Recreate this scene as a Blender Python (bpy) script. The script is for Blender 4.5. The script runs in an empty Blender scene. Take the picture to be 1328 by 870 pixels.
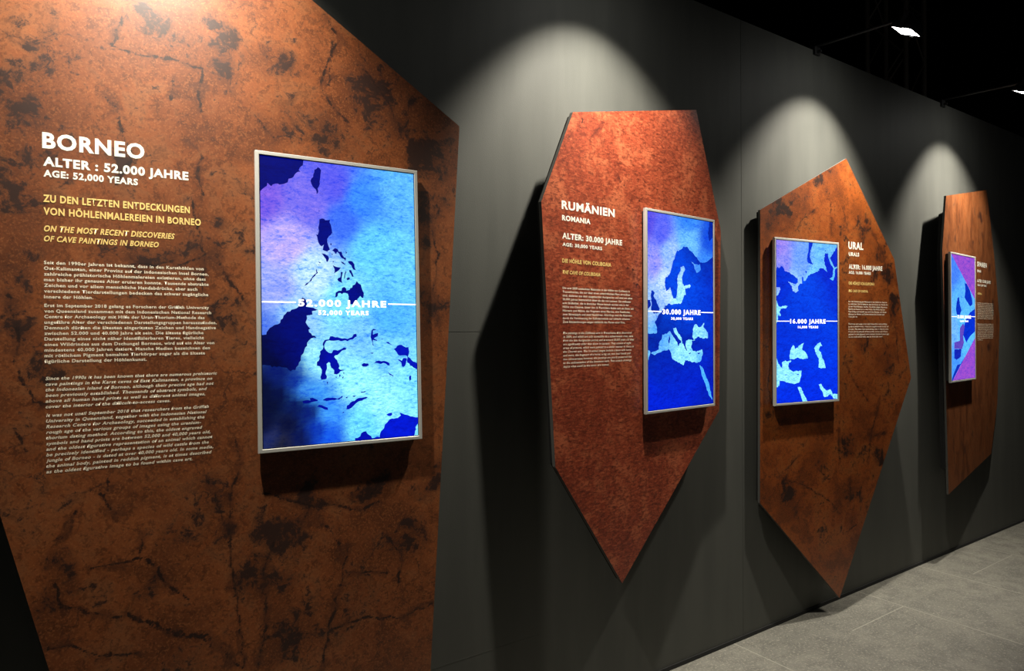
import bpy, bmesh, math, random
import numpy as np
from mathutils import Vector, Matrix, noise

random.seed(7)
scene = bpy.context.scene
COL = scene.collection

# ------------------------------------------------------------------ camera, world, exposure
# x runs along the exhibition wall, y towards it, z up; metres
EYE = 1.7475
WALL_Y = 2.368
WALL_TOP = 3.524
cam_data = bpy.data.cameras.new('camera')
cam = bpy.data.objects.new('camera', cam_data)
COL.objects.link(cam)
right = Vector((0.82724, -0.56182, -0.00553))
down = Vector((-0.00619, 0.00074, -0.99998))
fwd = Vector((0.56181, 0.82726, -0.00286))
m = Matrix((right, -down, -fwd)).transposed().to_4x4()
m.translation = Vector((0, 0, EYE))
cam.matrix_world = m
cam_data.sensor_width = 36.0
cam_data.lens = 854.755 / 1328 * 36.0
cam_data.clip_start = 0.05
scene.camera = cam

world = bpy.data.worlds.new('dark_hall')
scene.world = world
world.use_nodes = True
world.node_tree.nodes['Background'].inputs[0].default_value = (0.9, 0.95, 1.0, 1)
world.node_tree.nodes['Background'].inputs[1].default_value = 0.012

vs = scene.view_settings
vs.view_transform = 'Standard'
vs.look = 'None'
vs.exposure = 0.0
vs.gamma = 1.0
vs.use_curve_mapping = False

LAMP_W = 195.0           # watts of each wall floodlight
LAMP_COLOR = (1.0, 0.93, 0.80)
LAMP_HALF = 45.0         # half angle of the beam in degrees
LAMP_BLEND = 0.55
LENS_NEAR, LENS_FAR, LENS_SIGN = 0.75, 1.6, 1.0   # light thrown sideways and straight down
LAMP_R = 0.028
LAMP_Y, LAMP_Z = 1.828, EYE + 1.692

# ------------------------------------------------------------------ measured data (metres)
FRAMES = [[[0.7818,2.16736,0.10795],[0.99797,-0.06374,0.0],[0.00209,0.03269,0.99946],[-0.0637,-0.99743,0.03276]],[[2.52298,2.22032,0.10164],[0.99613,0.08793,0.0],[0.00023,-0.00259,1.0],[0.08793,-0.99612,-0.0026]],[[3.63219,2.23901,0.06021],[0.99248,-0.12237,0.0],[-0.00018,-0.00149,1.0],[-0.12237,-0.99248,-0.0015]],[[5.67068,2.22288,0.10234],[0.99627,0.08629,0.0],[-8e-05,0.00088,1.0],[0.08629,-0.99627,0.00089]]]
MAPS = [[('land',[(-2625,4685),(-1255,4685),(-1278,4517),(-1335,4481),(-1408,4339),(-1352,4302),(-1509,4224),(-1582,4099),(-1738,4022),(-1767,3902),(-2033,3800),(-2074,3824),(-2239,3777),(-2281,3715),(-2402,3816),(-2417,3714),(-2553,3599),(-2625,3517)]),('land',[(-785,4520),(-678,4428),(-700,4291),(-718,4110),(-726,3960),(-804,3802),(-807,3638),(-842,3619),(-869,3765),(-969,3858),(-1012,3957),(-1009,4106),(-935,4263),(-903,4416)]),('land',[(-761,2772),(-672,2809),(-598,2801),(-569,2758),(-466,2767),(-406,2793),(-422,2696),(-365,2535),(-346,2432),(-384,2279),(-444,2230),(-505,2136),(-507,2016),(-464,1885),(-421,1768),(-466,1750),(-511,1703),(-600,1727),(-664,1753),(-642,1873),(-620,1934),(-700,1870),(-759,1911),(-829,2099),(-842,2187),(-879,2258),(-827,2247),(-781,2399),(-778,2577)]),('land',[(-347,1757),(-256,1838),(-166,1813),(-123,1725),(-32,1731),(-3,1627),(56,1539),(117,1528),(100,1421),(55,1479),(-35,1519),(-109,1651),(-183,1722),(-220,1630),(-288,1716)]),('land',[(-704,1638),(-601,1623),(-484,1555),(-456,1467),(-502,1360),(-546,1373),(-617,1518)]),('land',[(176,1410),(329,1423),(405,1330),(412,1209),(454,1119),(356,1145),(296,1279),(221,1336)]),('land',[(-340,1264),(-266,1222),(-176,1196),(-65,1187),(-132,1093),(-224,1029),(-299,981),(-288,1146)]),('land',[(-73,1036),(3,1039),(-30,887),(-47,766),(-24,661),(-78,690),(-191,776),(-151,837),(-91,854)]),('land',[(110,1089),(124,1044),(76,861),(20,768),(46,920)]),('land',[(121,817),(183,871),(243,852),(227,791),(150,767)]),('land',[(217,1124),(294,1112),(338,993),(376,903),(321,886),(276,990)]),('land',[(-67,1397),(23,1372),(113,1285),(52,1298),(-23,1339)]),('land',[(-378,1651),(-328,1638),(-350,1592)]),('land',[(-322,1414),(-296,1356),(-338,1347)]),('land',[(-403,1993),(-359,1981),(-383,1920),(-410,1942)]),('land',[(105,1754),(156,1711),(125,1664)]),('land',[(-825,1359),(-732,1319),(-768,1296)]),('land',[(-812,1264),(-768,1243),(-804,1226)]),('land',[(-887,1119),(-859,1017),(-831,974),(-934,866),(-1022,789),(-1052,700),(-1183,578),(-1284,525),(-1232,605),(-1095,713),(-1036,818),(-962,909),(-880,972),(-902,1059)]),('land',[(473,754),(626,623),(640,531),(685,410),(713,258),(696,166),(650,180),(588,240),(493,131),(444,-22),(367,-53),(244,-56),(200,64),(187,215),(158,305),(83,333),(7,331),(-39,285),(-99,328),(-175,311),(-237,175),(-272,189),(-249,339),(-143,402),(-53,405),(-36,496),(40,537),(106,485),(114,410),(221,443),(253,504),(315,521),(331,598),(409,631),(441,677)]),('land',[(-1355,145),(-1262,99),(-1216,3),(-1234,-158),(-1139,-172),(-854,-249),(-1046,-300),(-1032,-413),(-1222,-447),(-1208,-543),(-1257,-672),(-1102,-880),(-1166,-912),(-1151,-993),(-916,-1187),(-1091,-1202),(-1171,-1282),(-1220,-1441),(-1317,-1600),(-1412,-1758),(-1430,-1917),(-1510,-2074),(-1605,-2229),(-1759,-2256),(-1879,-2142),(-2121,-2087),(-2331,-2112),(-2390,-2048),(-2625,-2038),(-2625,-1080),(-2496,-1066),(-2435,-926),(-2315,-817),(-2134,-738),(-1980,-548),(-1887,-390),(-1702,-261),(-1484,-162),(-1419,31)]),('land',[(-698,-1343),(-638,-1255),(-505,-1241),(-459,-1138),(-296,-1169),(-57,-1215),(124,-1232),(278,-1173),(341,-1068),(434,-1053),(448,-1144),(307,-1249),(123,-1307),(-28,-1291),(-328,-1287),(-595,-1299),(-655,-1402),(-642,-1550),(-512,-1685),(-418,-1702),(-363,-1599),(-214,-1617),(-1,-1516),(89,-1547),(58,-1592),(-63,-1619),(-155,-1707),(-306,-1779),(-336,-1823),(-220,-2004),(-162,-2154),(-193,-2213),(17,-2286),(-135,-2319),(-256,-2419),(-351,-2401),(-343,-2283),(-446,-2176),(-473,-2027),(-517,-1996),(-591,-2053),(-579,-2201),(-625,-2318),(-599,-2540),(-643,-2567),(-775,-2577),(-803,-2488),(-757,-2357),(-755,-2254),(-812,-2135),(-913,-2103),(-911,-1985),(-823,-1870),(-805,-1636),(-716,-1564),(-714,-1401)]),('land',[(-181,-2422),(-121,-2439),(-168,-2527)]),('land',[(-45,-2352),(0,-2369),(-16,-2428)]),('land',[(-78,-2515),(-11,-2494),(-63,-2576)]),('land',[(-600,-2643),(-550,-2660),(-572,-2747)]),('land',[(-302,-2492),(-251,-2509),(-282,-2543)]),('land',[(973,-936),(1037,-890),(1148,-906),(1084,-936),(1020,-951),(1017,-1090),(1129,-1044),(1209,-1029),(1191,-1137),(1111,-1182),(1047,-1213),(1173,-1275),(1157,-1306),(1014,-1274),(1012,-1381),(1104,-1566),(996,-1442),(967,-1288),(931,-1166),(955,-1043)]),('land',[(1032,-2086),(1112,-2012),(1304,-2017),(1400,-2004),(1593,-2086),(1607,-2180),(1527,-2162),(1367,-2080),(1207,-2091)]),('land',[(592,-2120),(671,-2061),(827,-2081),(857,-2142),(763,-2185),(638,-2182)]),('land',[(1765,-1593),(1965,-1455),(2129,-1504),(2312,-1539),(2342,-1713),(2289,-1885),(2421,-1998),(2625,-2116),(2625,-2339),(2483,-2269),(2268,-2089),(2256,-1853),(2090,-1833),(1925,-1814),(1861,-1704)]),('land',[(1889,-1970),(2053,-2021),(2105,-1928),(2254,-1947),(2219,-2056),(2166,-2212),(2099,-2241),(2050,-2208),(2035,-2083)]),('land',[(1460,-1355),(1574,-1350),(1741,-1458),(1637,-1435)]),('land',[(1248,-1205),(1388,-1231),(1349,-1261)]),('land',[(1522,-2394),(1618,-2459),(1731,-2525),(1737,-2578),(1601,-2505)]),('land',[(2326,-2563),(2400,-2550),(2397,-2692),(2328,-2815)]),('land',[(912,-1716),(1038,-1713),(990,-1754)]),('land',[(48,-3612),(67,-3480),(187,-3388),(393,-3282),(600,-3243),(808,-3237),(598,-3344),(460,-3370),(321,-3479),(235,-3557)]),('land',[(-741,-3252),(-642,-3192),(-412,-3188),(-247,-3230),(-147,-3186),(-79,-3133),(-70,-3190),(-198,-3266),(-413,-3271),(-611,-3292)]),('land',[(-1397,-3248),(-1286,-3222),(-1143,-3246),(-1158,-3164),(-998,-3189),(-886,-3244),(-919,-3275),(-1096,-3297),(-1287,-3335),(-1382,-3313)]),('land',[(-938,-3453),(-856,-3399),(-679,-3468),(-581,-3507),(-566,-3590),(-680,-3566),(-809,-3493)]),('land',[(21,-3202),(112,-3177),(71,-3241)]),('land',[(259,-3158),(385,-3171),(309,-3210)]),('land',[(545,-3038),(732,-3013),(707,-3063),(568,-3073)]),('land',[(-128,-3724),(-30,-3674),(-38,-3713)]),('land',[(320,-4599),(509,-4548),(545,-4450),(719,-4397),(890,-4579),(924,-4650),(1083,-4612),(1224,-4658),(1201,-4685),(333,-4685)]),('land',[(1185,-4685),(1208,-4521),(1245,-4439),(1354,-4345),(1392,-4211),(1501,-4116),(1647,-4023),(1865,-4021),(1977,-3942),(1942,-3836),(2125,-3917),(2346,-4002),(2625,-4048),(2625,-4277),(2564,-4333),(2504,-4539),(2473,-4685),(2458,-4685)]),('land',[(1452,-3872),(1651,-3817),(1667,-3904),(1594,-3940)])],
[('land',[(2625,3127),(2625,2902),(2155,2644),(1831,2560),(1511,2540),(1300,2714),(936,2970),(627,3102),(474,3245),(170,3252),(-81,3079),(-428,2962),(-577,2648),(-724,2397),(-871,2027),(-1017,1778),(-1305,1614),(-1353,1403),(-1307,1167),(-1260,990),(-1020,1118),(-923,1182),(-828,945),(-683,648),(-488,654),(-388,961),(-337,1267),(-385,1629),(-235,1880),(-85,2071),(-105,2223),(166,2270),(266,2122),(114,1960),(13,1710),(32,1466),(162,1287),(620,1399),(722,1310),(619,1213),(262,1168),(311,862),(160,827),(58,609),(-93,421),(-489,412),(-879,342),(-1023,398),(-1406,240),(-1283,225),(-1440,156),(-1598,-12),(-1806,-146),(-1961,-344),(-2115,-540),(-1962,-735),(-1964,-1028),(-2625,-1057),(-2625,-4685),(2625,-4685)]),('land',[(-2378,949),(-2241,983),(-2103,871),(-2196,721),(-2013,551),(-1875,318),(-1735,144),(-1830,-64),(-2200,-99),(-2382,73),(-2335,366),(-2397,656)]),('land',[(-2625,530),(-2425,539),(-2399,248),(-2608,127),(-2625,124)]),('land',[(2327,4685),(2625,4685),(2625,3918),(2323,3678),(2215,4052)]),('sea',[(779,2555),(985,2444),(1351,2404),(1510,2477),(1562,2165),(1456,2096),(1244,1990),(1036,2197),(985,2381)]),('sea',[(-2395,-1964),(-2172,-1904),(-1813,-1814),(-1812,-1519),(-1604,-1325),(-1550,-1096),(-1183,-1064),(-991,-932),(-703,-1213),(-378,-1505),(-324,-1708),(-214,-1555),(-48,-1476),(-648,-966),(-701,-799),(-484,-765),(-322,-1034),(-47,-1239),(7,-1476),(228,-1785),(419,-1926),(285,-1684),(342,-1412),(568,-1346),(796,-1383),(1083,-1386),(795,-1452),(795,-1624),(737,-1760),(851,-1900),(1196,-1977),(1430,-1912),(1665,-1882),(1723,-2093),(1545,-2473),(1194,-2532),(734,-2482),(282,-2366),(113,-2633),(-273,-2485),(-761,-2302),(-867,-1999),(-1027,-1829),(-1554,-1884),(-1865,-1976),(-2173,-2066)]),('land',[(-1024,-1165),(-929,-1332),(-1047,-1609),(-1089,-1463)]),('land',[(508,-2051),(736,-2035),(622,-2088)]),('land',[(1254,-2061),(1547,-2012),(1429,-2107)]),('sea',[(-2625,-1827),(-2475,-1865),(-2476,-2027),(-2577,-2282),(-2625,-2276)]),('sea',[(913,-798),(1028,-625),(1202,-603),(1318,-728),(1552,-727),(1849,-516),(1788,-762),(2146,-1008),(2169,-1291),(1786,-1323),(1316,-1214),(968,-1385),(853,-1246)]),('sea',[(1426,-2678),(1661,-2757),(1897,-3117),(2255,-3628),(2495,-4351),(2556,-4498),(2253,-4265),(1955,-3682),(1601,-3104)])],
[('land',[(-2625,2960),(-2625,2973),(-2538,3160),(-2365,3075),(-2234,3203),(-2017,3089),(-1887,2911),(-1491,2833),(-1137,2661),(-824,2485),(-825,2299),(-1005,2169),(-1405,2250),(-1652,2335),(-1362,2097),(-1274,1791),(-1052,1685),(-782,1834),(-826,2050),(-645,2242),(-465,2248),(-508,2683),(-372,2625),(-346,2407),(-145,2445),(39,2733),(315,2837),(686,2946),(1014,3053),(968,3178),(1344,3225),(1770,2987),(1534,3393),(1441,3708),(1537,4127),(1775,4139),(1869,3791),(2108,3417),(2300,3232),(2201,2713),(1912,2607),(2248,2509),(2414,2785),(2415,3172),(2625,3263),(2625,-4685),(-2625,-4685)]),('sea',[(-2625,1966),(-2327,1979),(-2284,1827),(-2502,1517),(-2625,1480)]),('sea',[(-2625,1268),(-2625,1271),(-2461,908),(-2288,850),(-1896,947),(-1676,889),(-1853,764),(-2245,759),(-2376,574),(-2247,362),(-2334,300),(-2463,421),(-2552,-6),(-2625,-128),(-2625,-128)]),('land',[(93,4685),(462,4685),(368,4414),(229,4092),(227,3778),(364,3532),(503,3412),(272,3402),(-4,3516),(-48,3765),(45,4083),(92,4399)]),('land',[(2625,4685),(2596,4536),(2352,4265),(2110,3995),(1965,3860),(2204,3550),(2396,3268),(2625,3393)]),('land',[(1491,4284),(1586,4321),(1585,4225)]),('land',[(-234,2993),(-33,2963),(-144,2833)]),('sea',[(-1565,-1976),(-1420,-1577),(-1226,-1365),(-1130,-1447),(-1082,-1582),(-839,-1519),(-741,-1385),(-348,-1241),(-497,-1591),(-103,-1903),(-5,-2144),(-450,-2202),(-841,-2092),(-1230,-2184),(-1538,-2177)]),('sea',[(548,-1573),(852,-1303),(1106,-1216),(1259,-1446),(1054,-1477),(952,-1683),(1155,-1824),(1256,-2171),(1409,-2313),(1561,-2767),(1151,-2790),(927,-2715),(970,-2234),(748,-1954)]),('sea',[(-2625,-2049),(-2625,-2053),(-2468,-2420),(-2140,-2694),(-2185,-2361),(-1901,-2235),(-1758,-2305),(-1423,-2247),(-1423,-2313),(-1615,-2376),(-1664,-2575),(-1569,-2778),(-1233,-2922),(-1039,-2861),(-845,-2901),(-551,-2842),(-602,-3213),(-750,-3545),(-1139,-3631),(-1620,-3545),(-2001,-3430),(-2378,-3416),(-2398,-3680),(-2625,-3767),(-2625,-3760)]),('land',[(-992,-3098),(-748,-3059),(-846,-3137)]),('land',[(-1952,-3046),(-1714,-3067),(-1904,-3094)]),('sea',[(-898,-3809),(-605,-3855),(-361,-4238),(-66,-4685),(-461,-4685),(-655,-4225)]),('sea',[(943,-3748),(1147,-3701),(1351,-3972),(1659,-4124),(1970,-4068),(2178,-4357),(2625,-4396),(2625,-4685),(2281,-4641),(1969,-4347),(1761,-4476),(1400,-4494),(1298,-4247),(1044,-3959)])],
[('violet',[(-2559,4685),(2625,4685),(2625,862),(2625,1470)]),('violet',[(-2625,-4685),(-2386,-4685),(2622,-1542),(2625,-1042),(2625,-4685)]),('land',[(296,2682),(832,2584),(1554,2058),(1916,1573),(2095,1080),(1538,881),(814,1233),(280,1524),(467,2140)]),('land',[(254,-426),(798,68),(1532,448),(2625,735),(2625,-1042),(1506,-1409),(592,-1892),(-112,-1277),(72,-792)]),('land',[(-1291,1477),(-946,1547),(-781,1011),(-439,536),(-792,169),(-1478,220),(-1643,634)]),('plum',[(-805,-793),(-100,-428),(251,-670),(-113,-1398),(57,-1886),(-302,-2365),(-2020,-2333),(-2013,-1859),(-817,-1754)]),('land',[(-2020,-2392),(-477,-2362),(-660,-2961),(-1523,-3176),(-2029,-3043)]),('land',[(-2625,-4685),(-2212,-4219),(-1358,-3539),(-493,-3508),(580,-2749),(-2386,-4685)])]]
TEXTS = [[('title', 'BORNEO', -0.8341, 0.4192, 0.2499, 0.0452),
('age_text', 'ALTER : 52.000 JAHRE', -0.8322, 0.3696, 0.3657, 0.026),
('english_age_text', 'AGE: 52,000 YEARS', -0.8315, 0.3392, 0.2296, 0.0196),
('subtitle', 'ZU DEN LETZTEN ENTDECKUNGEN', -0.8325, 0.2678, 0.369, 0.021),
('subtitle', 'VON HÖHLENMALEREIEN IN BORNEO', -0.8318, 0.232, 0.3988, 0.0209),
('english_subtitle', 'ON THE MOST RECENT DISCOVERIES', -0.8308, 0.1852, 0.3252, 0.0174),
('english_subtitle', 'OF CAVE PAINTINGS IN BORNEO', -0.8309, 0.1574, 0.2822, 0.0164),
('body_text', 'Seit den 1990er Jahren ist bekannt, dass in den Karsthöhlen von', -0.8314, 0.0937, 0.4047, 0.0095),
('body_text', 'Ost-Kalimantan, einer Provinz auf der indonesischen Insel Borneo,', -0.8314, 0.0778, 0.4186, 0.0095),
('body_text', 'zahlreiche prähistorische Höhlenmalereien existieren, ohne dass', -0.8314, 0.0619, 0.4101, 0.0095),
('body_text', 'man bisher ihr genaues Alter eruieren konnte. Tausende abstrakte', -0.8314, 0.046, 0.4182, 0.0095),
('body_text', 'Zeichen und vor allem menschliche Handabdrücke, aber auch', -0.8314, 0.03, 0.3865, 0.0095),
('body_text', 'verschiedene Tierdarstellungen bedecken das schwer zugängliche', -0.8314, 0.0141, 0.4171, 0.0095),
('body_text', 'Innere der Höhlen.', -0.8314, -0.0018, 0.1154, 0.0095),
('body_text', 'Erst im September 2018 gelang es Forschern der Griffith University', -0.8308, -0.0261, 0.4181, 0.0093),
('body_text', 'von Queensland zusammen mit dem Indonesischen National Research', -0.8308, -0.0417, 0.4241, 0.0093),
('body_text', 'Centre for Archaeology mit Hilfe der Uran-Thorium-Methode das', -0.8308, -0.0572, 0.4054, 0.0093),
('body_text', 'ungefähre Alter der verschiedenen Darstellungsgruppen herauszufinden.', -0.8308, -0.0727, 0.4396, 0.0093),
('body_text', 'Demnach dürften die ältesten eingeritzten Zeichen und Handnegative', -0.8308, -0.0883, 0.4369, 0.0093),
('body_text', 'zwischen 52.000 und 40.000 Jahre alt sein. Die älteste figürliche', -0.8308, -0.1038, 0.4017, 0.0093),
('body_text', 'Darstellung eines nicht näher identifizierbaren Tieres, vielleicht', -0.8308, -0.1194, 0.4027, 0.0093),
('body_text', 'eines Wildrindes aus dem Dschungel Borneos, wird auf ein Alter von', -0.8308, -0.1349, 0.4322, 0.0093),
('body_text', 'mindestens 40.000 Jahren datiert. Manche Medien bezeichnen den', -0.8308, -0.1505, 0.4196, 0.0093),
('body_text', 'mit rötlichem Pigment bemalten Tierkörper sogar als die älteste', -0.8308, -0.1661, 0.4055, 0.0093),
('body_text', 'figürliche Darstellung der Höhlenkunst.', -0.8308, -0.1816, 0.248, 0.0093),
('english_body_text', 'Since the 1990s it has been known that there are numerous prehistoric', -0.8288, -0.2294, 0.4367, 0.0093),
('english_body_text', 'cave paintings in the Karst caves of East Kalimantan, a province on', -0.8288, -0.245, 0.4232, 0.0093),
('english_body_text', 'the Indonesian island of Borneo, although their precise age had not', -0.8288, -0.2606, 0.4272, 0.0093),
('english_body_text', 'been previously established. Thousands of abstract symbols, and', -0.8288, -0.2761, 0.4081, 0.0093),
('english_body_text', 'above all human hand prints as well as different animal images,', -0.8288, -0.2917, 0.403, 0.0093),
('english_body_text', 'cover the interior of the difficult-to-access caves.', -0.8288, -0.3073, 0.3072, 0.0093),
('english_body_text', 'It was not until September 2018 that researchers from the Griffith', -0.8279, -0.3315, 0.4119, 0.0093),
('english_body_text', 'University in Queensland, together with the Indonesian National', -0.8279, -0.3471, 0.4056, 0.0093),
('english_body_text', 'Research Centre for Archaeology, succeeded in establishing the', -0.8279, -0.3626, 0.3993, 0.0093),
('english_body_text', 'rough age of the various groups of images using the uranium-', -0.8279, -0.3781, 0.3898, 0.0093),
('english_body_text', 'thorium dating method. According to this, the oldest engraved', -0.8279, -0.3937, 0.3929, 0.0093),
('english_body_text', 'symbols and hand prints are between 52,000 and 40,000 years old,', -0.8279, -0.4093, 0.4152, 0.0093),
('english_body_text', 'and the oldest figurative representation of an animal which cannot', -0.8279, -0.4248, 0.4212, 0.0093),
('english_body_text', 'be precisely identified - perhaps a species of wild cattle from the', -0.8279, -0.4404, 0.4108, 0.0093),
('english_body_text', 'jungle of Borneo - is dated at over 40,000 years old. In some media,', -0.8279, -0.4559, 0.4229, 0.0093),
('english_body_text', 'the animal body, painted in reddish pigment, is at times described', -0.8279, -0.4715, 0.4186, 0.0093),
('english_body_text', 'as the oldest figurative image to be found within cave art.', -0.8279, -0.487, 0.3646, 0.0093)], [('title', 'RUMÄNIEN', -0.7851, 0.423, 0.3306, 0.0365),
('english_title', 'ROMANIA', -0.7833, 0.3755, 0.1717, 0.0229),
('age_text', 'ALTER: 30.000 JAHRE', -0.7824, 0.2986, 0.3781, 0.0253),
('english_age_text', 'AGE: 30,000 YEARS', -0.7812, 0.2672, 0.2432, 0.0155),
('subtitle', 'DIE HÖHLE VON COLIBOAIA', -0.7829, 0.1972, 0.3043, 0.0175),
('english_subtitle', 'THE CAVE OF COLIBOAIA', -0.7811, 0.15, 0.2307, 0.0155),
('body_text', 'Die erst 2009 entdeckten Malereien in der Höhle von Coliboaia in', -0.7811, 0.0859, 0.4282, 0.0096),
('body_text', 'Transsilvanien, die nur über einen unterirdischen Fluss erreichbar', -0.7811, 0.0699, 0.4321, 0.0096),
('body_text', 'sind, datieren aus dem ausgehenden Aurignacien und sind mit etwa', -0.7811, 0.054, 0.4467, 0.0096),
('body_text', '30.000 Jahren beträchtlich älter als die von Lascaux. Sie umfassen', -0.7811, 0.038, 0.4344, 0.0096),
('body_text', 'acht Bildfelder, die in ähnlicher Weise bemalt wurden wie in der', -0.7811, 0.022, 0.4222, 0.0096),
('body_text', 'Höhle von Chauvet. Unter den 16 Tierbildern finden sich ein Bison mit', -0.7811, 0.0061, 0.4546, 0.0096),
('body_text', 'Hörnern und Mähne, das Fragment eines Pferdes, eine Raubkatze,', -0.7811, -0.0099, 0.4301, 0.0096),
('body_text', 'zwei Bärenköpfe und zwei Nashörner. Allerdings sind die Malereien', -0.7811, -0.0259, 0.4438, 0.0096),
('body_text', 'durch die Versinterung der Kalksteinwände nur schlecht erhalten.', -0.7811, -0.0418, 0.4316, 0.0096),
('body_text', 'Zwei Ritzzeichnungen zeigen vielleicht den Torso einer Frau.', -0.7811, -0.0578, 0.3954, 0.0096),
('english_body_text', 'The paintings in the Coliboaia cave in Transylvania, first discovered', -0.7787, -0.1051, 0.4394, 0.0095),
('english_body_text', 'in 2009, and which are only accessible via a subterranean river, date', -0.7787, -0.1209, 0.4475, 0.0095),
('english_body_text', 'from the late Aurignacian period, and at around 30,000 years old they', -0.7787, -0.1367, 0.4555, 0.0095),
('english_body_text', 'are significantly older than those in Lascaux. They consist of eight', -0.7787, -0.1526, 0.4335, 0.0095),
('english_body_text', 'areas of pictures, which were painted in a similar manner to those in', -0.7787, -0.1684, 0.4529, 0.0095),
('english_body_text', 'the Chauvet cave. The 16 animal images include a bison with horns', -0.7787, -0.1842, 0.4366, 0.0095),
('english_body_text', 'and mane, the fragment of a horse, a big cat, two bear heads and', -0.7787, -0.2, 0.43, 0.0095),
('english_body_text', 'two rhinoceroses; however, the paintings are poorly preserved due', -0.7787, -0.2159, 0.4364, 0.0095),
('english_body_text', 'to the sedimentation of the limestone walls. Two scratch drawings', -0.7787, -0.2317, 0.4363, 0.0095),
('english_body_text', 'depict what could be the torso of a woman.', -0.7787, -0.2475, 0.2846, 0.0095)], [('title', 'URAL', 0.4112, 0.4556, 0.1435, 0.0465),
('english_title', 'URALS', 0.4145, 0.4126, 0.1001, 0.0244),
('age_text', 'ALTER: 16.000 JAHRE', 0.4142, 0.3317, 0.3298, 0.029),
('english_age_text', 'AGE: 16,000 YEARS', 0.414, 0.3014, 0.2136, 0.0186),
('subtitle', 'DIE HÖHLE VON KAPOWA', 0.4138, 0.2331, 0.2507, 0.0197),
('english_subtitle', 'THE CAVE OF KAPOVA', 0.4136, 0.1871, 0.184, 0.0162),
('body_text', 'Seit der Entdeckung der Malereien in der Höhle von Kapowa', 0.4108, 0.124, 0.3797, 0.0095),
('body_text', 'im südlichen Ural ist bekannt, dass die Kunst der Eiszeit bis', 0.4108, 0.1082, 0.3879, 0.0095),
('body_text', 'an den Rand Europas reichte. Die Bilder zeigen Mammuts,', 0.4108, 0.0924, 0.3851, 0.0095),
('body_text', 'Pferde und Nashörner in roter Farbe. Die Höhle liegt am', 0.4108, 0.0766, 0.3577, 0.0095),
('body_text', 'Fluss Belaja und besteht aus mehreren Ebenen, von denen', 0.4108, 0.0608, 0.3729, 0.0095),
('body_text', 'Malereien an Wänden und Decken bekannt sind. Sie sind rund', 0.4108, 0.045, 0.3521, 0.0095),
('body_text', '16.000 Jahre alt.', 0.4108, 0.0292, 0.0847, 0.0095),
('english_body_text', 'There are only a few caves with Palaeolithic wall paintings', 0.4102, -0.0163, 0.3825, 0.0097),
('english_body_text', 'in the southern Urals, which are roughly at the border of', 0.4102, -0.0324, 0.3962, 0.0097),
('english_body_text', 'Europe. The most important among them is Kapova cave,', 0.4102, -0.0485, 0.3961, 0.0097),
('english_body_text', 'known for its pictures of mammoths, horses and rhinos,', 0.4102, -0.0647, 0.3851, 0.0097),
('english_body_text', 'painted in red pigment some sixteen thousand years ago', 0.4102, -0.0808, 0.3998, 0.0097),
('english_body_text', 'on the walls of its halls, not far from the river.', 0.4102, -0.0969, 0.3358, 0.0097)], [('title', 'SPANIEN', 0.4455, 0.4217, 0.2412, 0.0388),
('english_title', 'SPAIN', 0.4449, 0.3741, 0.0948, 0.0224),
('age_text', 'ALTER: 15.000 JAHRE', 0.4438, 0.2929, 0.3414, 0.025),
('english_age_text', 'AGE: 15,000 YEARS', 0.4512, 0.2632, 0.2223, 0.0164),
('subtitle', 'ALTAMIRA', 0.4502, 0.1928, 0.1057, 0.0172),
('body_text', 'Die Malereien in den Höhlen im Norden', 0.4493, 0.1226, 0.4104, 0.0084),
('body_text', 'Spaniens zählen zu den bekanntesten', 0.4493, 0.1085, 0.4102, 0.0084),
('body_text', 'Zeugnissen der Kunst der Eiszeit. Die', 0.4493, 0.0945, 0.4071, 0.0084),
('body_text', 'Decke mit ihren großen Darstellungen', 0.4493, 0.0804, 0.4097, 0.0084),
('body_text', 'von Bisons wurde im Jahr 1879 entdeckt', 0.4493, 0.0664, 0.4124, 0.0084),
('body_text', 'und zunächst für eine Fälschung', 0.4493, 0.0523, 0.4065, 0.0084),
('body_text', 'gehalten. Erst um 1902 wurde das hohe', 0.4493, 0.0383, 0.4091, 0.0084),
('body_text', 'Alter der Bilder anerkannt. Sie zeigen', 0.4493, 0.0242, 0.4089, 0.0084),
('body_text', 'Bisons, Hirsche und Pferde, die in Rot', 0.4493, 0.0102, 0.4058, 0.0084),
('body_text', 'und Schwarz gemalt worden sind.', 0.4493, -0.0039, 0.3999, 0.0084),
('english_body_text', 'The paintings in the caves in the north', 0.4469, -0.0495, 0.4073, 0.0086),
('english_body_text', 'of Spain are some of the best known', 0.4469, -0.0638, 0.41, 0.0086),
('english_body_text', 'examples of the art of the Ice Age. The', 0.4469, -0.0782, 0.4069, 0.0086),
('english_body_text', 'ceiling with its large pictures of bison', 0.4469, -0.0925, 0.4095, 0.0086),
('english_body_text', 'was discovered in 1879 and was at first', 0.4469, -0.1069, 0.4093, 0.0086),
('english_body_text', 'thought to be a fake. It was not until', 0.4469, -0.1212, 0.4062, 0.0086),
('english_body_text', '1902 that its great age was accepted.', 0.4469, -0.1356, 0.4003, 0.0086),
('english_body_text', 'The pictures show bison, deer and also', 0.4469, -0.1499, 0.4087, 0.0086),
('english_body_text', 'horses, painted in red and black on the', 0.4469, -0.1643, 0.3942, 0.0086),
('english_body_text', 'rock of the cave.', 0.4469, -0.1786, 0.1306, 0.0086)]]
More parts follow.
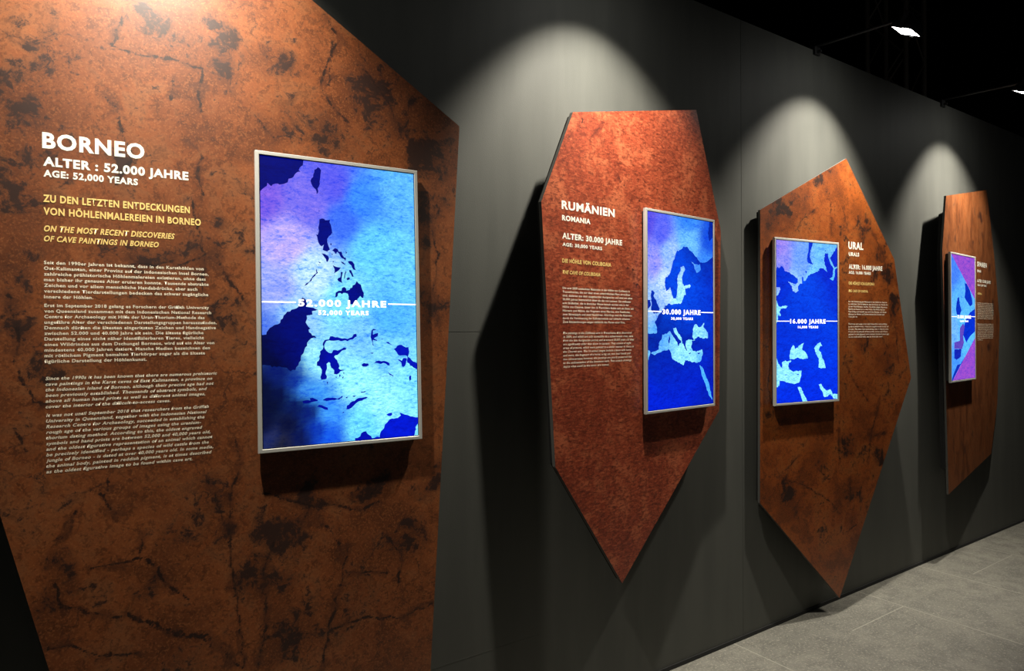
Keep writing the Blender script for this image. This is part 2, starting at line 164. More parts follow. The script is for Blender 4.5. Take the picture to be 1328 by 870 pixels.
CAPTIONS = [[('caption','52.000 JAHRE',-0.1493,-0.0146,0.3007,0.0232),('caption','52,000 YEARS',-0.0851,-0.0424,0.1727,0.0156),('rule','',-0.2698,-0.002,0.1133,0.0045),('rule','',0.1579,-0.0021,0.107,0.0045)],
[('caption','30.000 JAHRE',-0.1548,-0.0127,0.3065,0.0247),('caption','30,000 YEARS',-0.0884,-0.0389,0.1761,0.0127),('rule','',-0.268,0.0001,0.1063,0.0045),('rule','',0.157,0.001,0.1086,0.0045)],
[('caption','16.000 JAHRE',-0.1508,-0.0105,0.3052,0.026),('caption','16,000 YEARS',-0.0863,-0.0387,0.1749,0.0148),('rule','',-0.2671,0.0029,0.1106,0.0045),('rule','',0.1593,0.0045,0.1047,0.0045)],
[('caption','15.000 JAHRE',-0.1377,-0.0063,0.3005,0.0254),('caption','15,000 YEARS',-0.0798,-0.0334,0.1838,0.0134),('rule','',-0.2724,0.0057,0.12,0.0045),('rule','',0.1701,0.0103,0.0976,0.0045)]]
FEATURES = [([[(-0.3579,-0.6034),(-0.3547,-0.7238),(-0.3577,-0.7952),(-0.3497,-0.8923),(-0.3351,-0.991),(-0.3188,-1.1577)],
[(-0.3572,-0.7474),(-0.398,-0.6221),(-0.4233,-0.5359)],
[(-0.3534,-0.6039),(-0.3298,-0.5101),(-0.3404,-0.4364)],
[(-0.8122,-0.7903),(-0.7983,-0.8568),(-0.7224,-0.8946),(-0.6374,-0.9176),(-0.5487,-0.9779),(-0.4451,-1.0249),(-0.3807,-1.0873),(-0.3144,-1.1684)],
[(-0.6373,-0.9132),(-0.508,-1.0032),(-0.4237,-1.0229),(-0.3587,-1.1046)],
[(-0.7217,-0.7644),(-0.6653,-0.7637),(-0.607,-0.7562),(-0.5574,-0.7945),(-0.5375,-0.8438),(-0.4758,-0.9021)],
[(-0.607,-0.7562),(-0.5967,-0.6859)],
[(-0.2618,-0.6156),(-0.1663,-0.6529),(-0.1169,-0.6722),(-0.0142,-0.6862),(0.0658,-0.7103),(0.1213,-0.6912)],
[(-0.1169,-0.6722),(-0.1426,-0.7318)],
[(0.0099,-0.8331),(-0.0185,-0.9577),(-0.046,-1.0549),(-0.0731,-1.1506),(-0.0793,-1.22)],
[(-0.0922,-0.7139),(-0.0417,-0.7729),(-0.0037,-0.8568)],
[(-0.2539,-0.9357),(-0.2626,-1.08),(-0.2797,-1.1485)],
[(0.0086,-0.9163),(0.145,-0.9418)],
[(0.3179,-1.0797),(0.1989,-1.109),(0.0596,-1.0782),(-0.0466,-1.0931)],
[(-0.702,-0.5596),(-0.6833,-0.5951),(-0.6644,-0.6199)],
[(-0.6829,-0.5177),(-0.6869,-0.5615)],
[(0.2785,-0.7953),(0.2983,-0.8539)],
[(0.0941,-0.6609),(0.1225,-0.6243)],
[(-0.4544,0.3105),(-0.438,0.2158),(-0.4237,0.1205),(-0.4311,0.0242)],
[(-0.4636,0.4895),(-0.4272,0.4462),(-0.4429,0.3959),(-0.4217,0.3258)],
[(-0.4246,0.7264),(-0.434,0.6515),(-0.4302,0.5914)],
[(-0.6862,0.594),(-0.6478,0.5434),(-0.619,0.4095),(-0.6587,0.3359)],
[(-0.0414,0.9911),(0.0107,0.9087),(-0.0305,0.8324),(-0.0581,0.7468),(-0.0326,0.6981),(0.0333,0.6285)],
[(-0.2444,0.8392),(-0.2328,0.8034)],
[(-0.0162,0.9027),(-0.0318,0.7518)],
[(0.0917,0.8302),(0.1752,0.7349),(0.2318,0.6317)],
[(-0.6361,0.8346),(-0.666,0.7468),(-0.5767,0.7311),(-0.4935,0.7366),(-0.4289,0.7256)],
[(-0.271,0.6055),(-0.2358,0.5603),(-0.2119,0.5384)],
[(0.3459,0.2741),(0.369,0.1893),(0.3411,0.0447),(0.3573,-0.0694)],
[(-0.9131,0.0114),(-0.888,-0.1151),(-0.8967,-0.1783)],
[(-0.8882,-0.1997),(-0.8541,-0.2859),(-0.828,-0.2981)],
[(-0.5045,0.6864),(-0.5114,0.6135)],
[(-0.8971,-0.3674),(-0.8718,-0.4222)],
[(-0.3904,0.1465),(-0.3465,0.0509),(-0.3014,-0.0095)],
[(-0.3685,0.0989),(-0.4234,0.1446),(-0.4988,0.1049)],
[(-0.6209,0.122),(-0.5609,0.102),(-0.5091,0.1209)],
[(-0.2282,-0.7684),(-0.2647,-0.8603),(-0.2545,-0.9844)],
[(0.1475,-0.8025),(0.203,-0.8928),(0.1866,-0.9982)],
[(-0.7576,-0.5958),(-0.776,-0.6578),(-0.8117,-0.6735)],
[(-0.8303,-0.9657),(-0.7773,-0.968),(-0.7044,-1.0182),(-0.6089,-1.0309)]],
[(-0.8603,0.5519,0.098,0.9),(-0.8255,0.4048,0.076,0.7),(-0.887,0.2679,0.086,0.7),(-0.7516,0.7281,0.101,0.5),(-0.7977,0.6514,0.066,0.6),(-0.656,0.7952,0.115,0.5),(-0.5347,0.8471,0.095,0.9),(-0.4058,0.8408,0.062,0.9),(-0.3389,0.7686,0.075,1.0),(-0.3153,0.8237,0.045,0.8),(-0.4721,0.7531,0.073,0.5),(-0.1965,0.7981,0.065,0.7),(0.1184,0.7525,0.111,0.9),(0.2324,0.66,0.113,1.0),(-0.0213,0.5663,0.107,0.6),(-0.1751,0.5438,0.077,0.6),(0.3512,0.5341,0.116,0.9),(0.3162,0.329,0.086,0.8),(0.3554,-0.0122,0.086,0.8),(-0.8789,0.0976,0.075,0.8),(-0.9047,-0.0095,0.063,0.7),(-0.8795,-0.1152,0.074,0.8),(-0.6011,0.1231,0.057,0.8),(-0.5194,0.1392,0.07,0.6),(-0.4238,0.1085,0.06,0.7),(-0.3698,-0.0228,0.049,0.5),(-0.8121,-0.7797,0.047,1.0),(-0.83,-0.8607,0.038,0.8),(-0.5373,-0.821,0.064,0.9),(-0.4848,-0.7266,0.07,0.6),(-0.3544,-0.6999,0.043,0.9),(-0.1919,-0.7493,0.075,0.7),(-0.1163,-0.6341,0.051,1.0),(0.0941,-0.6609,0.048,1.0),(-0.1958,-1.0465,0.074,0.9),(-0.2653,-0.909,0.073,0.7),(-0.2879,-0.8559,0.048,0.7),(0.2045,-0.8114,0.095,0.9),(0.3119,-0.6327,0.07,0.8),(0.0895,-0.9261,0.106,0.4),(-0.0716,-1.0492,0.101,0.4),(-0.4196,-0.5955,0.059,0.6),(0.0066,0.6512,0.068,0.5),(-0.6582,0.4273,0.046,0.4),(-0.6791,0.1527,0.045,0.6),(-0.4118,0.2178,0.036,0.6),(-0.5084,-1.0558,0.114,0.3)]),([[(-0.4503,0.619),(-0.4034,0.5836),(-0.3555,0.5546),(-0.2623,0.516)],
[(-0.3839,0.2065),(-0.3192,0.1924)],
[(-0.3733,0.1822),(-0.3303,0.1379),(-0.2864,0.1218)],
[(-0.3409,0.1984),(-0.303,0.1139)],
[(-0.7183,0.764),(-0.7505,0.7251)],
[(-0.6572,0.8357),(-0.6811,0.7711)],
[(-0.5854,0.7722),(-0.5357,0.8329)]],
[(-0.6716,0.7795,0.033,0.5),(-0.3401,0.3704,0.036,0.4),(-0.3556,0.5403,0.029,0.6),(-0.2746,0.2676,0.022,0.5)]),([[(0.323,-0.6073),(0.3152,-0.7498),(0.3291,-0.8703)],
[(-0.043,-0.7894),(-0.1349,-0.8627),(-0.1545,-0.924),(-0.0106,-0.9668),(0.1244,-1.0376),(0.2496,-1.1089),(0.3206,-1.1796)],
[(0.125,-0.8883),(0.1802,-0.9266),(0.229,-0.9647)],
[(0.5435,-0.695),(0.6734,-0.7293),(0.7517,-0.7202)],
[(0.4232,-0.9757),(0.4226,-1.1204)],
[(-0.0701,0.5337),(-0.0038,0.6068),(0.1318,0.6866)],
[(0.2364,0.7894),(0.2566,0.5552)],
[(0.64,0.5804),(0.7563,0.4384),(0.7953,0.29),(0.8341,-0.0107)],
[(0.5615,0.0377),(0.715,-0.0607),(0.7935,-0.1612)],
[(0.375,-0.2511),(0.4847,-0.3994),(0.5974,-0.5023)],
[(0.8743,-0.0107),(0.914,-0.2646)],
[(0.7133,-0.5083),(0.6349,-0.7017),(0.5958,-0.8955)],
[(0.3572,0.7051),(0.4149,0.5656)],
[(-0.2658,-0.2352),(-0.2976,-0.3674),(-0.2483,-0.5479)],
[(0.3779,-1.3071),(0.4812,-1.2733)]],
[(0.2722,0.9109,0.076,1.0),(0.1669,0.839,0.056,0.9),(0.3432,0.7992,0.048,0.8),(-0.0692,0.7384,0.073,0.7),(-0.1987,0.6372,0.063,0.9),(-0.2621,0.5655,0.053,0.9),(0.0301,0.7013,0.064,0.7),(-0.1349,0.5971,0.045,0.6),(0.5637,0.5754,0.078,0.7),(0.717,0.4365,0.08,1.0),(0.7953,0.29,0.07,1.0),(0.8747,0.0905,0.061,0.9),(0.6774,0.286,0.059,0.6),(0.4891,0.6674,0.048,0.6),(-0.193,-0.9334,0.045,0.9),(-0.1549,-1.0053,0.072,1.0),(-0.11,-1.1013,0.064,0.9),(-0.3004,-0.9884,0.044,0.6),(0.1252,-0.851,0.075,0.7),(0.4094,-0.7574,0.067,0.7),(0.7517,-0.7102,0.04,1.0),(0.4449,-1.0747,0.077,0.8),(0.2993,-1.1293,0.067,0.7),(0.7117,-0.9064,0.06,0.5),(0.7931,-0.2615,0.08,0.6),(0.5609,-0.109,0.059,0.5),(-0.3084,-0.0128,0.044,0.5),(-0.0105,-0.9301,0.046,0.5),(0.3784,0.5632,0.048,0.5)]),([[(0.0523,0.8452),(0.0157,0.6634),(0.0312,0.5463)],
[(0.356,0.9296),(0.3159,0.6915)],
[(0.5024,0.6462),(0.5762,0.3992),(0.6911,0.149)],
[(0.7598,0.733),(0.8571,0.3497)],
[(-0.1216,-0.8628),(-0.0917,-1.0996)],
[(0.1157,-0.8861),(0.0951,-1.1235)],
[(-0.1673,0.6463),(-0.2333,0.5254)]],
[(0.505,0.8348,0.038,0.6),(0.5797,0.6528,0.038,0.7),(0.7552,0.4094,0.039,0.8),(0.8533,0.088,0.039,0.7),(-0.0323,0.8648,0.029,0.5),(-0.0358,0.5998,0.035,0.4),(0.3511,0.5715,0.037,0.5),(0.4841,-0.6715,0.05,0.4),(0.1141,-1.0059,0.06,0.4),(0.7664,-0.2375,0.039,0.5)])]

# ------------------------------------------------------------------ helpers
def lin(c):
    r = []
    for v in c:
        v = v / 255.0
        r.append(v / 12.92 if v <= 0.04045 else ((v + 0.055) / 1.055) ** 2.4)
    return tuple(r)

def empty(name, mat, label, cat, group=None):
    o = bpy.data.objects.new(name, None)
    COL.objects.link(o)
    o.empty_display_size = 0.1
    o.matrix_world = mat
    o['label'] = label
    o['category'] = cat
    if group:
        o['group'] = group
    return o

def link_mesh(name, me, mats, parent=None, kind=None, label=None):
    me.name = name
    for mt in (mats if isinstance(mats, (list, tuple)) else [mats]):
        me.materials.append(mt)
    o = bpy.data.objects.new(name, me)
    COL.objects.link(o)
    if parent is not None:
        o.parent = parent
    if kind:
        o['kind'] = kind
    if label:
        o['label'] = label
    return o

def from_bm(name, bm, mats, parent=None, kind=None, label=None, smooth=False):
    me = bpy.data.meshes.new(name)
    bm.normal_update()
    bm.to_mesh(me)
    bm.free()
    if smooth:
        for p in me.polygons:
            p.use_smooth = True
    return link_mesh(name, me, mats, parent, kind, label)

def bm_box(bm, lo, hi, bevel=0.0, taper=None):
    """axis box; taper=(sx,sy) scales the top (max z) end about its middle"""
    t = bmesh.new()
    r = bmesh.ops.create_cube(t, size=1.0)
    lo, hi = Vector(lo), Vector(hi)
    c, s = (lo + hi) / 2, hi - lo
    for v in t.verts:
        k = (1, 1)
        if taper and v.co.z > 0:
            k = taper
        v.co = Vector((v.co.x * s.x * k[0] + c.x, v.co.y * s.y * k[1] + c.y, v.co.z * s.z + c.z))
    if bevel:
        bmesh.ops.bevel(t, geom=list(t.edges), offset=bevel, segments=2, affect='EDGES', profile=0.6)
    tm = bpy.data.meshes.new('t')
    t.to_mesh(tm)
    t.free()
    bm.from_mesh(tm)
    bpy.data.meshes.remove(tm)

def bm_tube(bm, a, b, r, seg=10):
    a, b = Vector(a), Vector(b)
    d = b - a
    q = d.to_track_quat('Z', 'Y').to_matrix().to_4x4()
    q.translation = (a + b) / 2
    bmesh.ops.create_cone(bm, cap_ends=True, segments=seg, radius1=r, radius2=r, depth=d.length, matrix=q)

# ------------------------------------------------------------------ materials
class N:
    def __init__(self, name):
        self.m = bpy.data.materials.new(name)
        self.m.use_nodes = True
        self.t = self.m.node_tree
        self.b = self.t.nodes['Principled BSDF']
    def n(self, typ, **kw):
        x = self.t.nodes.new(typ)
        for k, v in kw.items():
            setattr(x, k, v)
        return x
    def l(self, a, b):
        self.t.links.new(a, b)
    def setin(self, node, key, v):
        if hasattr(v, 'is_linked'):
            self.l(v, node.inputs[key])
        else:
            node.inputs[key].default_value = v
    def noise(self, vec, scale, detail=4.0, rough=0.5, dist=0.0):
        x = self.n('ShaderNodeTexNoise')
        self.l(vec, x.inputs['Vector'])
        x.inputs['Scale'].default_value = scale
        x.inputs['Detail'].default_value = detail
        x.inputs['Roughness'].default_value = rough
        x.inputs['Distortion'].default_value = dist
        return x.outputs['Fac']
    def ramp(self, fac, lo, hi, a=0.0, b=1.0):
        x = self.n('ShaderNodeMapRange', interpolation_type='SMOOTHSTEP')
        self.l(fac, x.inputs['Value'])
        x.inputs['From Min'].default_value = lo
        x.inputs['From Max'].default_value = hi
        x.inputs['To Min'].default_value = a
        x.inputs['To Max'].default_value = b
        return x.outputs['Result']
    def math(self, op, a, b=0.0, c=None):
        x = self.n('ShaderNodeMath', operation=op)
        self.setin(x, 0, a)
        self.setin(x, 1, b)
        if c is not None:
            self.setin(x, 2, c)
        return x.outputs[0]
    def mix(self, fac, a, b, blend='MIX'):
        x = self.n('ShaderNodeMix', data_type='RGBA', blend_type=blend)
        self.setin(x, 'Factor', fac)
        for key, v in (('A', a), ('B', b)):
            s = [i for i in x.inputs if i.name == key and i.type == 'RGBA'][0]
            if hasattr(v, 'is_linked'):
                self.l(v, s)
            else:
                s.default_value = (v[0], v[1], v[2], 1)
        return [o for o in x.outputs if o.type == 'RGBA'][0]
    def coord(self, scale=(1, 1, 1), rot=(0, 0, 0), loc=(0, 0, 0)):
        tc = self.n('ShaderNodeTexCoord')
        mp = self.n('ShaderNodeMapping')
        self.l(tc.outputs['Object'], mp.inputs['Vector'])
        mp.inputs['Scale'].default_value = scale
        mp.inputs['Rotation'].default_value = rot
        mp.inputs['Location'].default_value = loc
        return mp.outputs['Vector']
    def attr(self, name, out='Fac'):
        x = self.n('ShaderNodeAttribute', attribute_name=name)
        return x.outputs[out]
    def bump(self, h, strength, dist=0.01):
        x = self.n('ShaderNodeBump')
        x.inputs['Strength'].default_value = strength
        x.inputs['Distance'].default_value = dist
        self.l(h, x.inputs['Height'])
        self.l(x.outputs['Normal'], self.b.inputs['Normal'])

def plain(name, col, rough=0.5, metal=0.0, spec=0.5, var=0.0, scale=30.0):
    k = N(name)
    if var:
        f = k.noise(k.coord(), scale, 5.0, 0.6)
        k.l(k.mix(f, tuple(c * (1 - var) for c in col), tuple(c * (1 + var) for c in col)), k.b.inputs['Base Color'])
    else:
        k.b.inputs['Base Color'].default_value = (*col, 1)
    k.b.inputs['Roughness'].default_value = rough
    k.b.inputs['Metallic'].default_value = metal
    k.b.inputs['Specular IOR Level'].default_value = spec
    return k.m

def wall_material():
    k = N('dark_wall_paint')
    v = k.coord()
    fine = k.noise(v, 220.0, 3.0, 0.6)
    roll = k.noise(k.coord(scale=(5.0, 1.0, 0.7)), 1.6, 3.0, 0.55)
    big = k.noise(v, 1.3, 3.0, 0.5)
    c = k.mix(k.ramp(roll, 0.3, 0.7), (0.083, 0.085, 0.077), (0.098, 0.100, 0.090))
    c = k.mix(k.ramp(big, 0.35, 0.65, 0.0, 0.3), c, (0.090, 0.090, 0.081))
    k.l(c, k.b.inputs['Base Color'])
    k.b.inputs['Roughness'].default_value = 0.62
    k.b.inputs['Specular IOR Level'].default_value = 0.25
    k.bump(fine, 0.25, 0.002)
    return k.m

def floor_material():
    k = N('grey_concrete_floor')
    v = k.coord()
    big = k.noise(v, 1.1, 4.0, 0.55)
    mid = k.noise(v, 7.0, 7.0, 0.65)
    fine = k.noise(v, 75.0, 5.0, 0.8)
    c = k.mix(k.ramp(big, 0.3, 0.7), (0.20, 0.194, 0.170), (0.28, 0.268, 0.230))
    c = k.mix(k.ramp(mid, 0.42, 0.62, 0.0, 0.6), c, (0.145, 0.142, 0.127))
    c = k.mix(k.ramp(fine, 0.52, 0.62, 0.0, 0.75), c, (0.50, 0.47, 0.38))
    # scuffs and scratches: thin stretched noise ridges in two directions
    for rz, off in ((0.5, 0.0), (-1.0, 3.0)):
        s = k.noise(k.coord(scale=(1.2, 34.0, 1.0), rot=(0, 0, rz), loc=(off, 0, 0)), 1.7, 3.0, 0.6)
        ridge = k.math('ABSOLUTE', k.math('SUBTRACT', s, 0.5))
        msk = k.noise(k.coord(loc=(off, 5, 0)), 2.2, 2.0, 0.5)
        f = k.math('MULTIPLY', k.ramp(ridge, 0.0, 0.006, 0.6, 0.0), k.ramp(msk, 0.52, 0.66))
        c = k.mix(f, c, (0.52, 0.50, 0.43))
    k.l(c, k.b.inputs['Base Color'])
    k.l(k.ramp(mid, 0.3, 0.7, 0.38, 0.6), k.b.inputs['Roughness'])
    k.b.inputs['Specular IOR Level'].default_value = 0.4
    k.bump(fine, 0.2, 0.003)
    return k.m

def rock_material(name, base_lo, base_hi, light, dark, seed, blotch=1.0, veins=1.0, stretch=(1, 1, 1), rot=0.0, fibre=0.0, patch=0.62, stain_w=0.105):
    """printed photograph of a cave wall; 'stain' and 'crack' are drawn on the mesh"""
    k = N(name)
    v = k.coord(loc=(seed, seed * 2.3, 0), scale=stretch, rot=(0, rot, 0))
    big = k.noise(v, 2.4, 6.0, 0.6, 0.4)
    pat = k.noise(v, 5.0, 6.0, 0.6, 0.6)
    mid = k.noise(v, 12.0, 9.0, 0.72, 0.8)
    fine = k.noise(v, 42.0, 8.0, 0.74, 0.5)
    grain = k.noise(v, 170.0, 3.0, 0.65)
    stain = k.attr('stain')
    c = k.mix(k.ramp(big, 0.34, 0.66), base_lo, base_hi)
    c = k.mix(k.ramp(k.math('MULTIPLY_ADD', pat, 0.5, k.math('MULTIPLY', mid, 0.5)), 0.49, 0.60, 0.0, 0.85), c, light)
    c = k.mix(k.ramp(k.math('MULTIPLY_ADD', pat, 0.6, k.math('MULTIPLY', mid, 0.4)), 0.40, 0.51, patch, 0.0), c, tuple(0.45 * x for x in base_lo))
    c = k.mix(k.ramp(fine, 0.41, 0.52, 0.68, 0.0), c, tuple(0.38 * x for x in base_lo))
    c = k.mix(k.ramp(grain, 0.50, 0.66, 0.0, 0.40), c, light)
    if fibre:
        fv = k.coord(loc=(seed, 0, 0), rot=(0, -0.62, 0), scale=(1.0, 1.0, 3.2))
        fb = k.noise(fv, 34.0, 7.0, 0.72, 0.5)
        c = k.mix(k.ramp(fb, 0.34, 0.52, fibre, 0.0), c, tuple(0.35 * x for x in base_lo))
        c = k.mix(k.ramp(fb, 0.52, 0.66, 0.0, 0.6 * fibre), c, tuple(1.15 * x for x in light))
    # dark mineral blotches: ragged patches and swarms of specks
    s = k.math('MULTIPLY_ADD', pat, 0.30, k.math('MULTIPLY_ADD', fine, 0.32, k.math('MULTIPLY', mid, 0.38)))
    s = k.math('MULTIPLY_ADD', stain, stain_w, s)
    f = k.ramp(s, 0.550, 0.605, 0.0, 0.88 * blotch)
    soft = k.ramp(s, 0.49, 0.58, 0.0, 0.50 * blotch)
    c = k.mix(soft, c, tuple(0.6 * a + 0.3 * b_ for a, b_ in zip(dark, base_lo)))
    c = k.mix(f, c, dark)
    # fine net of veins
    vd = k.n('ShaderNodeTexVoronoi', feature='DISTANCE_TO_EDGE')
    wob = k.n('ShaderNodeMix', data_type='VECTOR')
    wn = k.n('ShaderNodeTexNoise')
    k.l(v, wn.inputs['Vector'])
    wn.inputs['Scale'].default_value = 5.0
    wn.inputs['Detail'].default_value = 7.0
    wn.inputs['Roughness'].default_value = 0.65
    wob.inputs[0].default_value = 0.16
    k.l(v, wob.inputs[4])
    k.l(wn.outputs['Color'], wob.inputs[5])
    k.l(wob.outputs[1], vd.inputs['Vector'])
    vd.inputs['Scale'].default_value = 6.5
    vmask = k.ramp(k.noise(v, 4.3, 5.0, 0.65), 0.50, 0.60)
    vf = k.math('MULTIPLY', k.ramp(vd.outputs['Distance'], 0.0, 0.016, 0.70 * veins, 0.0), vmask)
    c = k.mix(vf, c, dark)
    # drawn cracks, thin and broken
    cn = k.math('MULTIPLY_ADD', k.math('SUBTRACT', fine, 0.5), 0.030, k.attr('crack'))
    cf = k.math('MULTIPLY', k.ramp(cn, 0.001, 0.0048, 0.92, 0.0), k.ramp(mid, 0.36, 0.50, 0.25, 1.0))
    halo = k.ramp(k.math('MULTIPLY_ADD', k.math('SUBTRACT', mid, 0.5), 0.16, k.attr('crack')), -0.004, 0.016, 0.5, 0.0)
    c = k.mix(halo, c, tuple(0.7 * a + 0.2 * b_ for a, b_ in zip(dark, base_lo)))
    c = k.mix(cf, c, tuple(0.6 * x for x in dark))
    k.l(c, k.b.inputs['Base Color'])
    k.b.inputs['Roughness'].default_value = 0.43
    k.b.inputs['Specular IOR Level'].default_value = 0.7
    k.bump(k.math('ADD', fine, mid), 0.10, 0.003)
    return k.m

def picture_material(name, rock):
    """glowing display picture: its own colours (attribute 'Col') broken up by rock grain"""
    k = N(name)
    v = k.coord(rot=(0, -0.6, 0), scale=(1.0, 1.0, 2.2))
    a = k.noise(v, 17.0, 9.0, 0.78, 0.5)
    b = k.noise(v, 60.0, 6.0, 0.78, 0.3)
    w = k.noise(k.coord(), 7.0, 6.0, 0.65, 0.8)
    col = k.attr('Col', 'Color')
    if rock:
        s = k.math('MULTIPLY_ADD', b, 0.5, k.math('MULTIPLY', a, 0.5))
        c = k.mix(k.ramp(s, 0.39, 0.52, 1.0, 0.0), col, (0.30, 0.54, 0.97), 'MULTIPLY')
        c = k.mix(k.ramp(s, 0.32, 0.45, 0.9, 0.0), c, (0.2, 0.35, 0.85), 'MULTIPLY')
        c = k.mix(k.ramp(s, 0.50, 0.60, 0.0, 1.0), c, (1.5, 1.32, 1.06), 'MULTIPLY')
        ridge = k.math('ABSOLUTE', k.math('SUBTRACT', w, 0.5))
        f = k.math('MULTIPLY', k.ramp(ridge, 0.0, 0.010, 0.6, 0.0), k.ramp(a, 0.46, 0.6))
        c = k.mix(f, c, (0.12, 0.2, 0.5), 'MULTIPLY')
    else:
        s = k.math('MULTIPLY_ADD', b, 0.4, k.math('MULTIPLY', a, 0.6))
        c = k.mix(k.ramp(s, 0.36, 0.54, 0.85, 0.0), col, (0.3, 0.30, 0.60), 'MULTIPLY')
        c = k.mix(k.ramp(s, 0.5, 0.66, 0.0, 1.0), c, (1.0, 1.5, 1.15), 'MULTIPLY')
    k.b.inputs['Base Color'].default_value = (0.004, 0.004, 0.006, 1)
    k.b.inputs['Roughness'].default_value = 0.16
    k.b.inputs['Specular IOR Level'].default_value = 0.3
    k.l(c, k.b.inputs['Emission Color'])
    k.b.inputs['Emission Strength'].default_value = 1.12 if rock else 1.0
    return k.m

def glow(name, col, s):
    k = N(name)
    k.b.inputs['Base Color'].default_value = (0.8, 0.8, 0.8, 1)
    k.b.inputs['Emission Color'].default_value = (*col, 1)
    k.b.inputs['Emission Strength'].default_value = s
    return k.m

M_WALL = wall_material()
M_FLOOR = floor_material()
M_JOINT = plain('floor_joint', (0.44, 0.42, 0.36), 0.4, var=0.35, scale=25)
M_DARK = plain('black_hall_cloth', (0.03, 0.028, 0.022), 0.95, spec=0.1, var=0.2, scale=4)
M_GAP = plain('dark_joint', (0.02, 0.02, 0.02), 0.9)
M_EDGE = plain('board_edge', (0.085, 0.083, 0.076), 0.5, var=0.15, scale=60)
M_BACK = plain('black_backing', (0.014, 0.014, 0.014), 0.75, spec=0.2, var=0.2, scale=50)
M_BEZEL = plain('satin_silver_bezel', (0.62, 0.62, 0.58), 0.42, metal=0.2, var=0.04, scale=200)
M_GLASSEDGE = plain('black_screen_border', (0.006, 0.006, 0.008), 0.25)
M_HOUSING = plain('dark_grey_display_back', (0.02, 0.02, 0.021), 0.5, var=0.1, scale=80)
M_BLACKMETAL = plain('black_coated_metal', (0.02, 0.02, 0.021), 0.5, metal=0.2, var=0.2, scale=40)
M_ALU = plain('truss_aluminium', (0.42, 0.34, 0.26), 0.45, metal=0.6, var=0.1, scale=20)
M_WHITE = plain('white_print', (0.95, 0.94, 0.82), 0.5)
M_BODY = plain('off_white_print', (0.92, 0.84, 0.66), 0.5)
M_YELLOW = plain('yellow_print', (0.92, 0.66, 0.22), 0.5)
M_PICTURE = picture_material('display_sea', True)
M_LAND = picture_material('display_land', False)
M_CAPTION = glow('display_white', (1.0, 1.0, 1.0), 1.15)
M_LAMP = glow('lamp_glass', (1.0, 0.98, 0.92), 30.0)

# ------------------------------------------------------------------ the setting
def structure_box(name, lo, hi, mat):
    bm = bmesh.new()
    bm_box(bm, lo, hi)
    return from_bm(name, bm, mat, None, 'structure')

SEAM = 3.19
structure_box('wall_back', (-2.4, WALL_Y, 0.0), (SEAM - 0.0015, WALL_Y + 0.12, WALL_TOP), M_WALL)
structure_box('wall_back', (SEAM + 0.0015, WALL_Y, 0.0), (12.0, WALL_Y + 0.12, WALL_TOP), M_WALL)
structure_box('trim_1', (SEAM - 0.0015, WALL_Y + 0.004, 0.0), (SEAM + 0.0015, WALL_Y + 0.10, WALL_TOP - 0.004), M_GAP)
structure_box('floor', (-2.4, -3.5, -0.10), (14.0, 8.0, 0.0), M_FLOOR)
structure_box('baseboard_back', (-2.4, WALL_Y - 0.006, 0.0), (12.0, WALL_Y, 0.022), M_GAP)
structure_box('trim_3', (-2.4, WALL_Y - 0.0006, 1.757), (1.75, WALL_Y, 1.7595), M_WALL)
structure_box('trim_4', (-2.4, WALL_Y - 0.0006, 0.402), (1.75, WALL_Y, 0.4045), M_WALL)
structure_box('ceiling', (-2.4, -3.5, 6.4), (14.0, 8.0, 6.5), M_DARK)
structure_box('wall_far', (-2.4, 8.0, 0.0), (14.0, 8.1, 6.4), M_DARK)
structure_box('wall_right', (14.0, -3.5, 0.0), (14.1, 8.0, 6.4), M_DARK)

bm = bmesh.new()
for x in (2.23, 3.10, 4.405, 5.25, 6.12, 6.98):
    bm_box(bm, (x - 0.0035, 1.55 + 0.2 * math.sin(x * 7), 0.0), (x + 0.0035, WALL_Y - 0.006, 0.0006))
for x0, x1, y in ((2.2, 2.95, 2.07), (3.80, 4.40, 2.07), (5.4, 6.1, 2.06)):
    bm_box(bm, (x0, y - 0.0025, 0.0), (x1, y + 0.0025, 0.0006))
from_bm('trim_2', bm, M_JOINT, None, 'structure')

# ------------------------------------------------------------------ printing
def text_mesh_cache():
    cu = bpy.data.curves.new('probe', 'FONT')
    cu.body = 'H'
    o = bpy.data.objects.new('probe', cu)
    COL.objects.link(o)
    dg = bpy.context.evaluated_depsgraph_get()
    me = bpy.data.meshes.new_from_object(o.evaluated_get(dg))
    h = max(v.co.y for v in me.vertices)
    bpy.data.objects.remove(o)
    bpy.data.curves.remove(cu)
    bpy.data.meshes.remove(me)
    return h
CAP = text_mesh_cache()

def text_into(bm, txt, x, z, width, cap, y, bold=0.0, shear=0.0, space=1.0):
    """adds a flat line of print to bm: lower left at (x, z), given width and capital height"""
    cu = bpy.data.curves.new('line', 'FONT')
    cu.body = txt
    cu.offset = bold
    cu.shear = shear
    cu.space_character = space
    cu.resolution_u = 3
    cu.fill_mode = 'BOTH'
    o = bpy.data.objects.new('line', cu)
    COL.objects.link(o)
    dg = bpy.context.evaluated_depsgraph_get()
    me = bpy.data.meshes.new_from_object(o.evaluated_get(dg))
    xs = [v.co.x for v in me.vertices]
    x0, x1 = min(xs), max(xs)
    sx, sy = width / (x1 - x0), cap / (CAP + 2 * bold)
    for v in me.vertices:
        v.co = Vector((x + (v.co.x - x0) * sx, y, z + (v.co.y + bold) * sy))
    bm.from_mesh(me)
    bpy.data.objects.remove(o)
    bpy.data.curves.remove(cu)
    bpy.data.meshes.remove(me)

# ------------------------------------------------------------------ panels
def frame_matrix(i):
    c, a, b, n = FRAMES[i]
    mt = Matrix((a, [-t for t in n], b)).transposed().to_4x4()
    mt.translation = Vector((c[0], c[1], c[2] + EYE))
    return mt

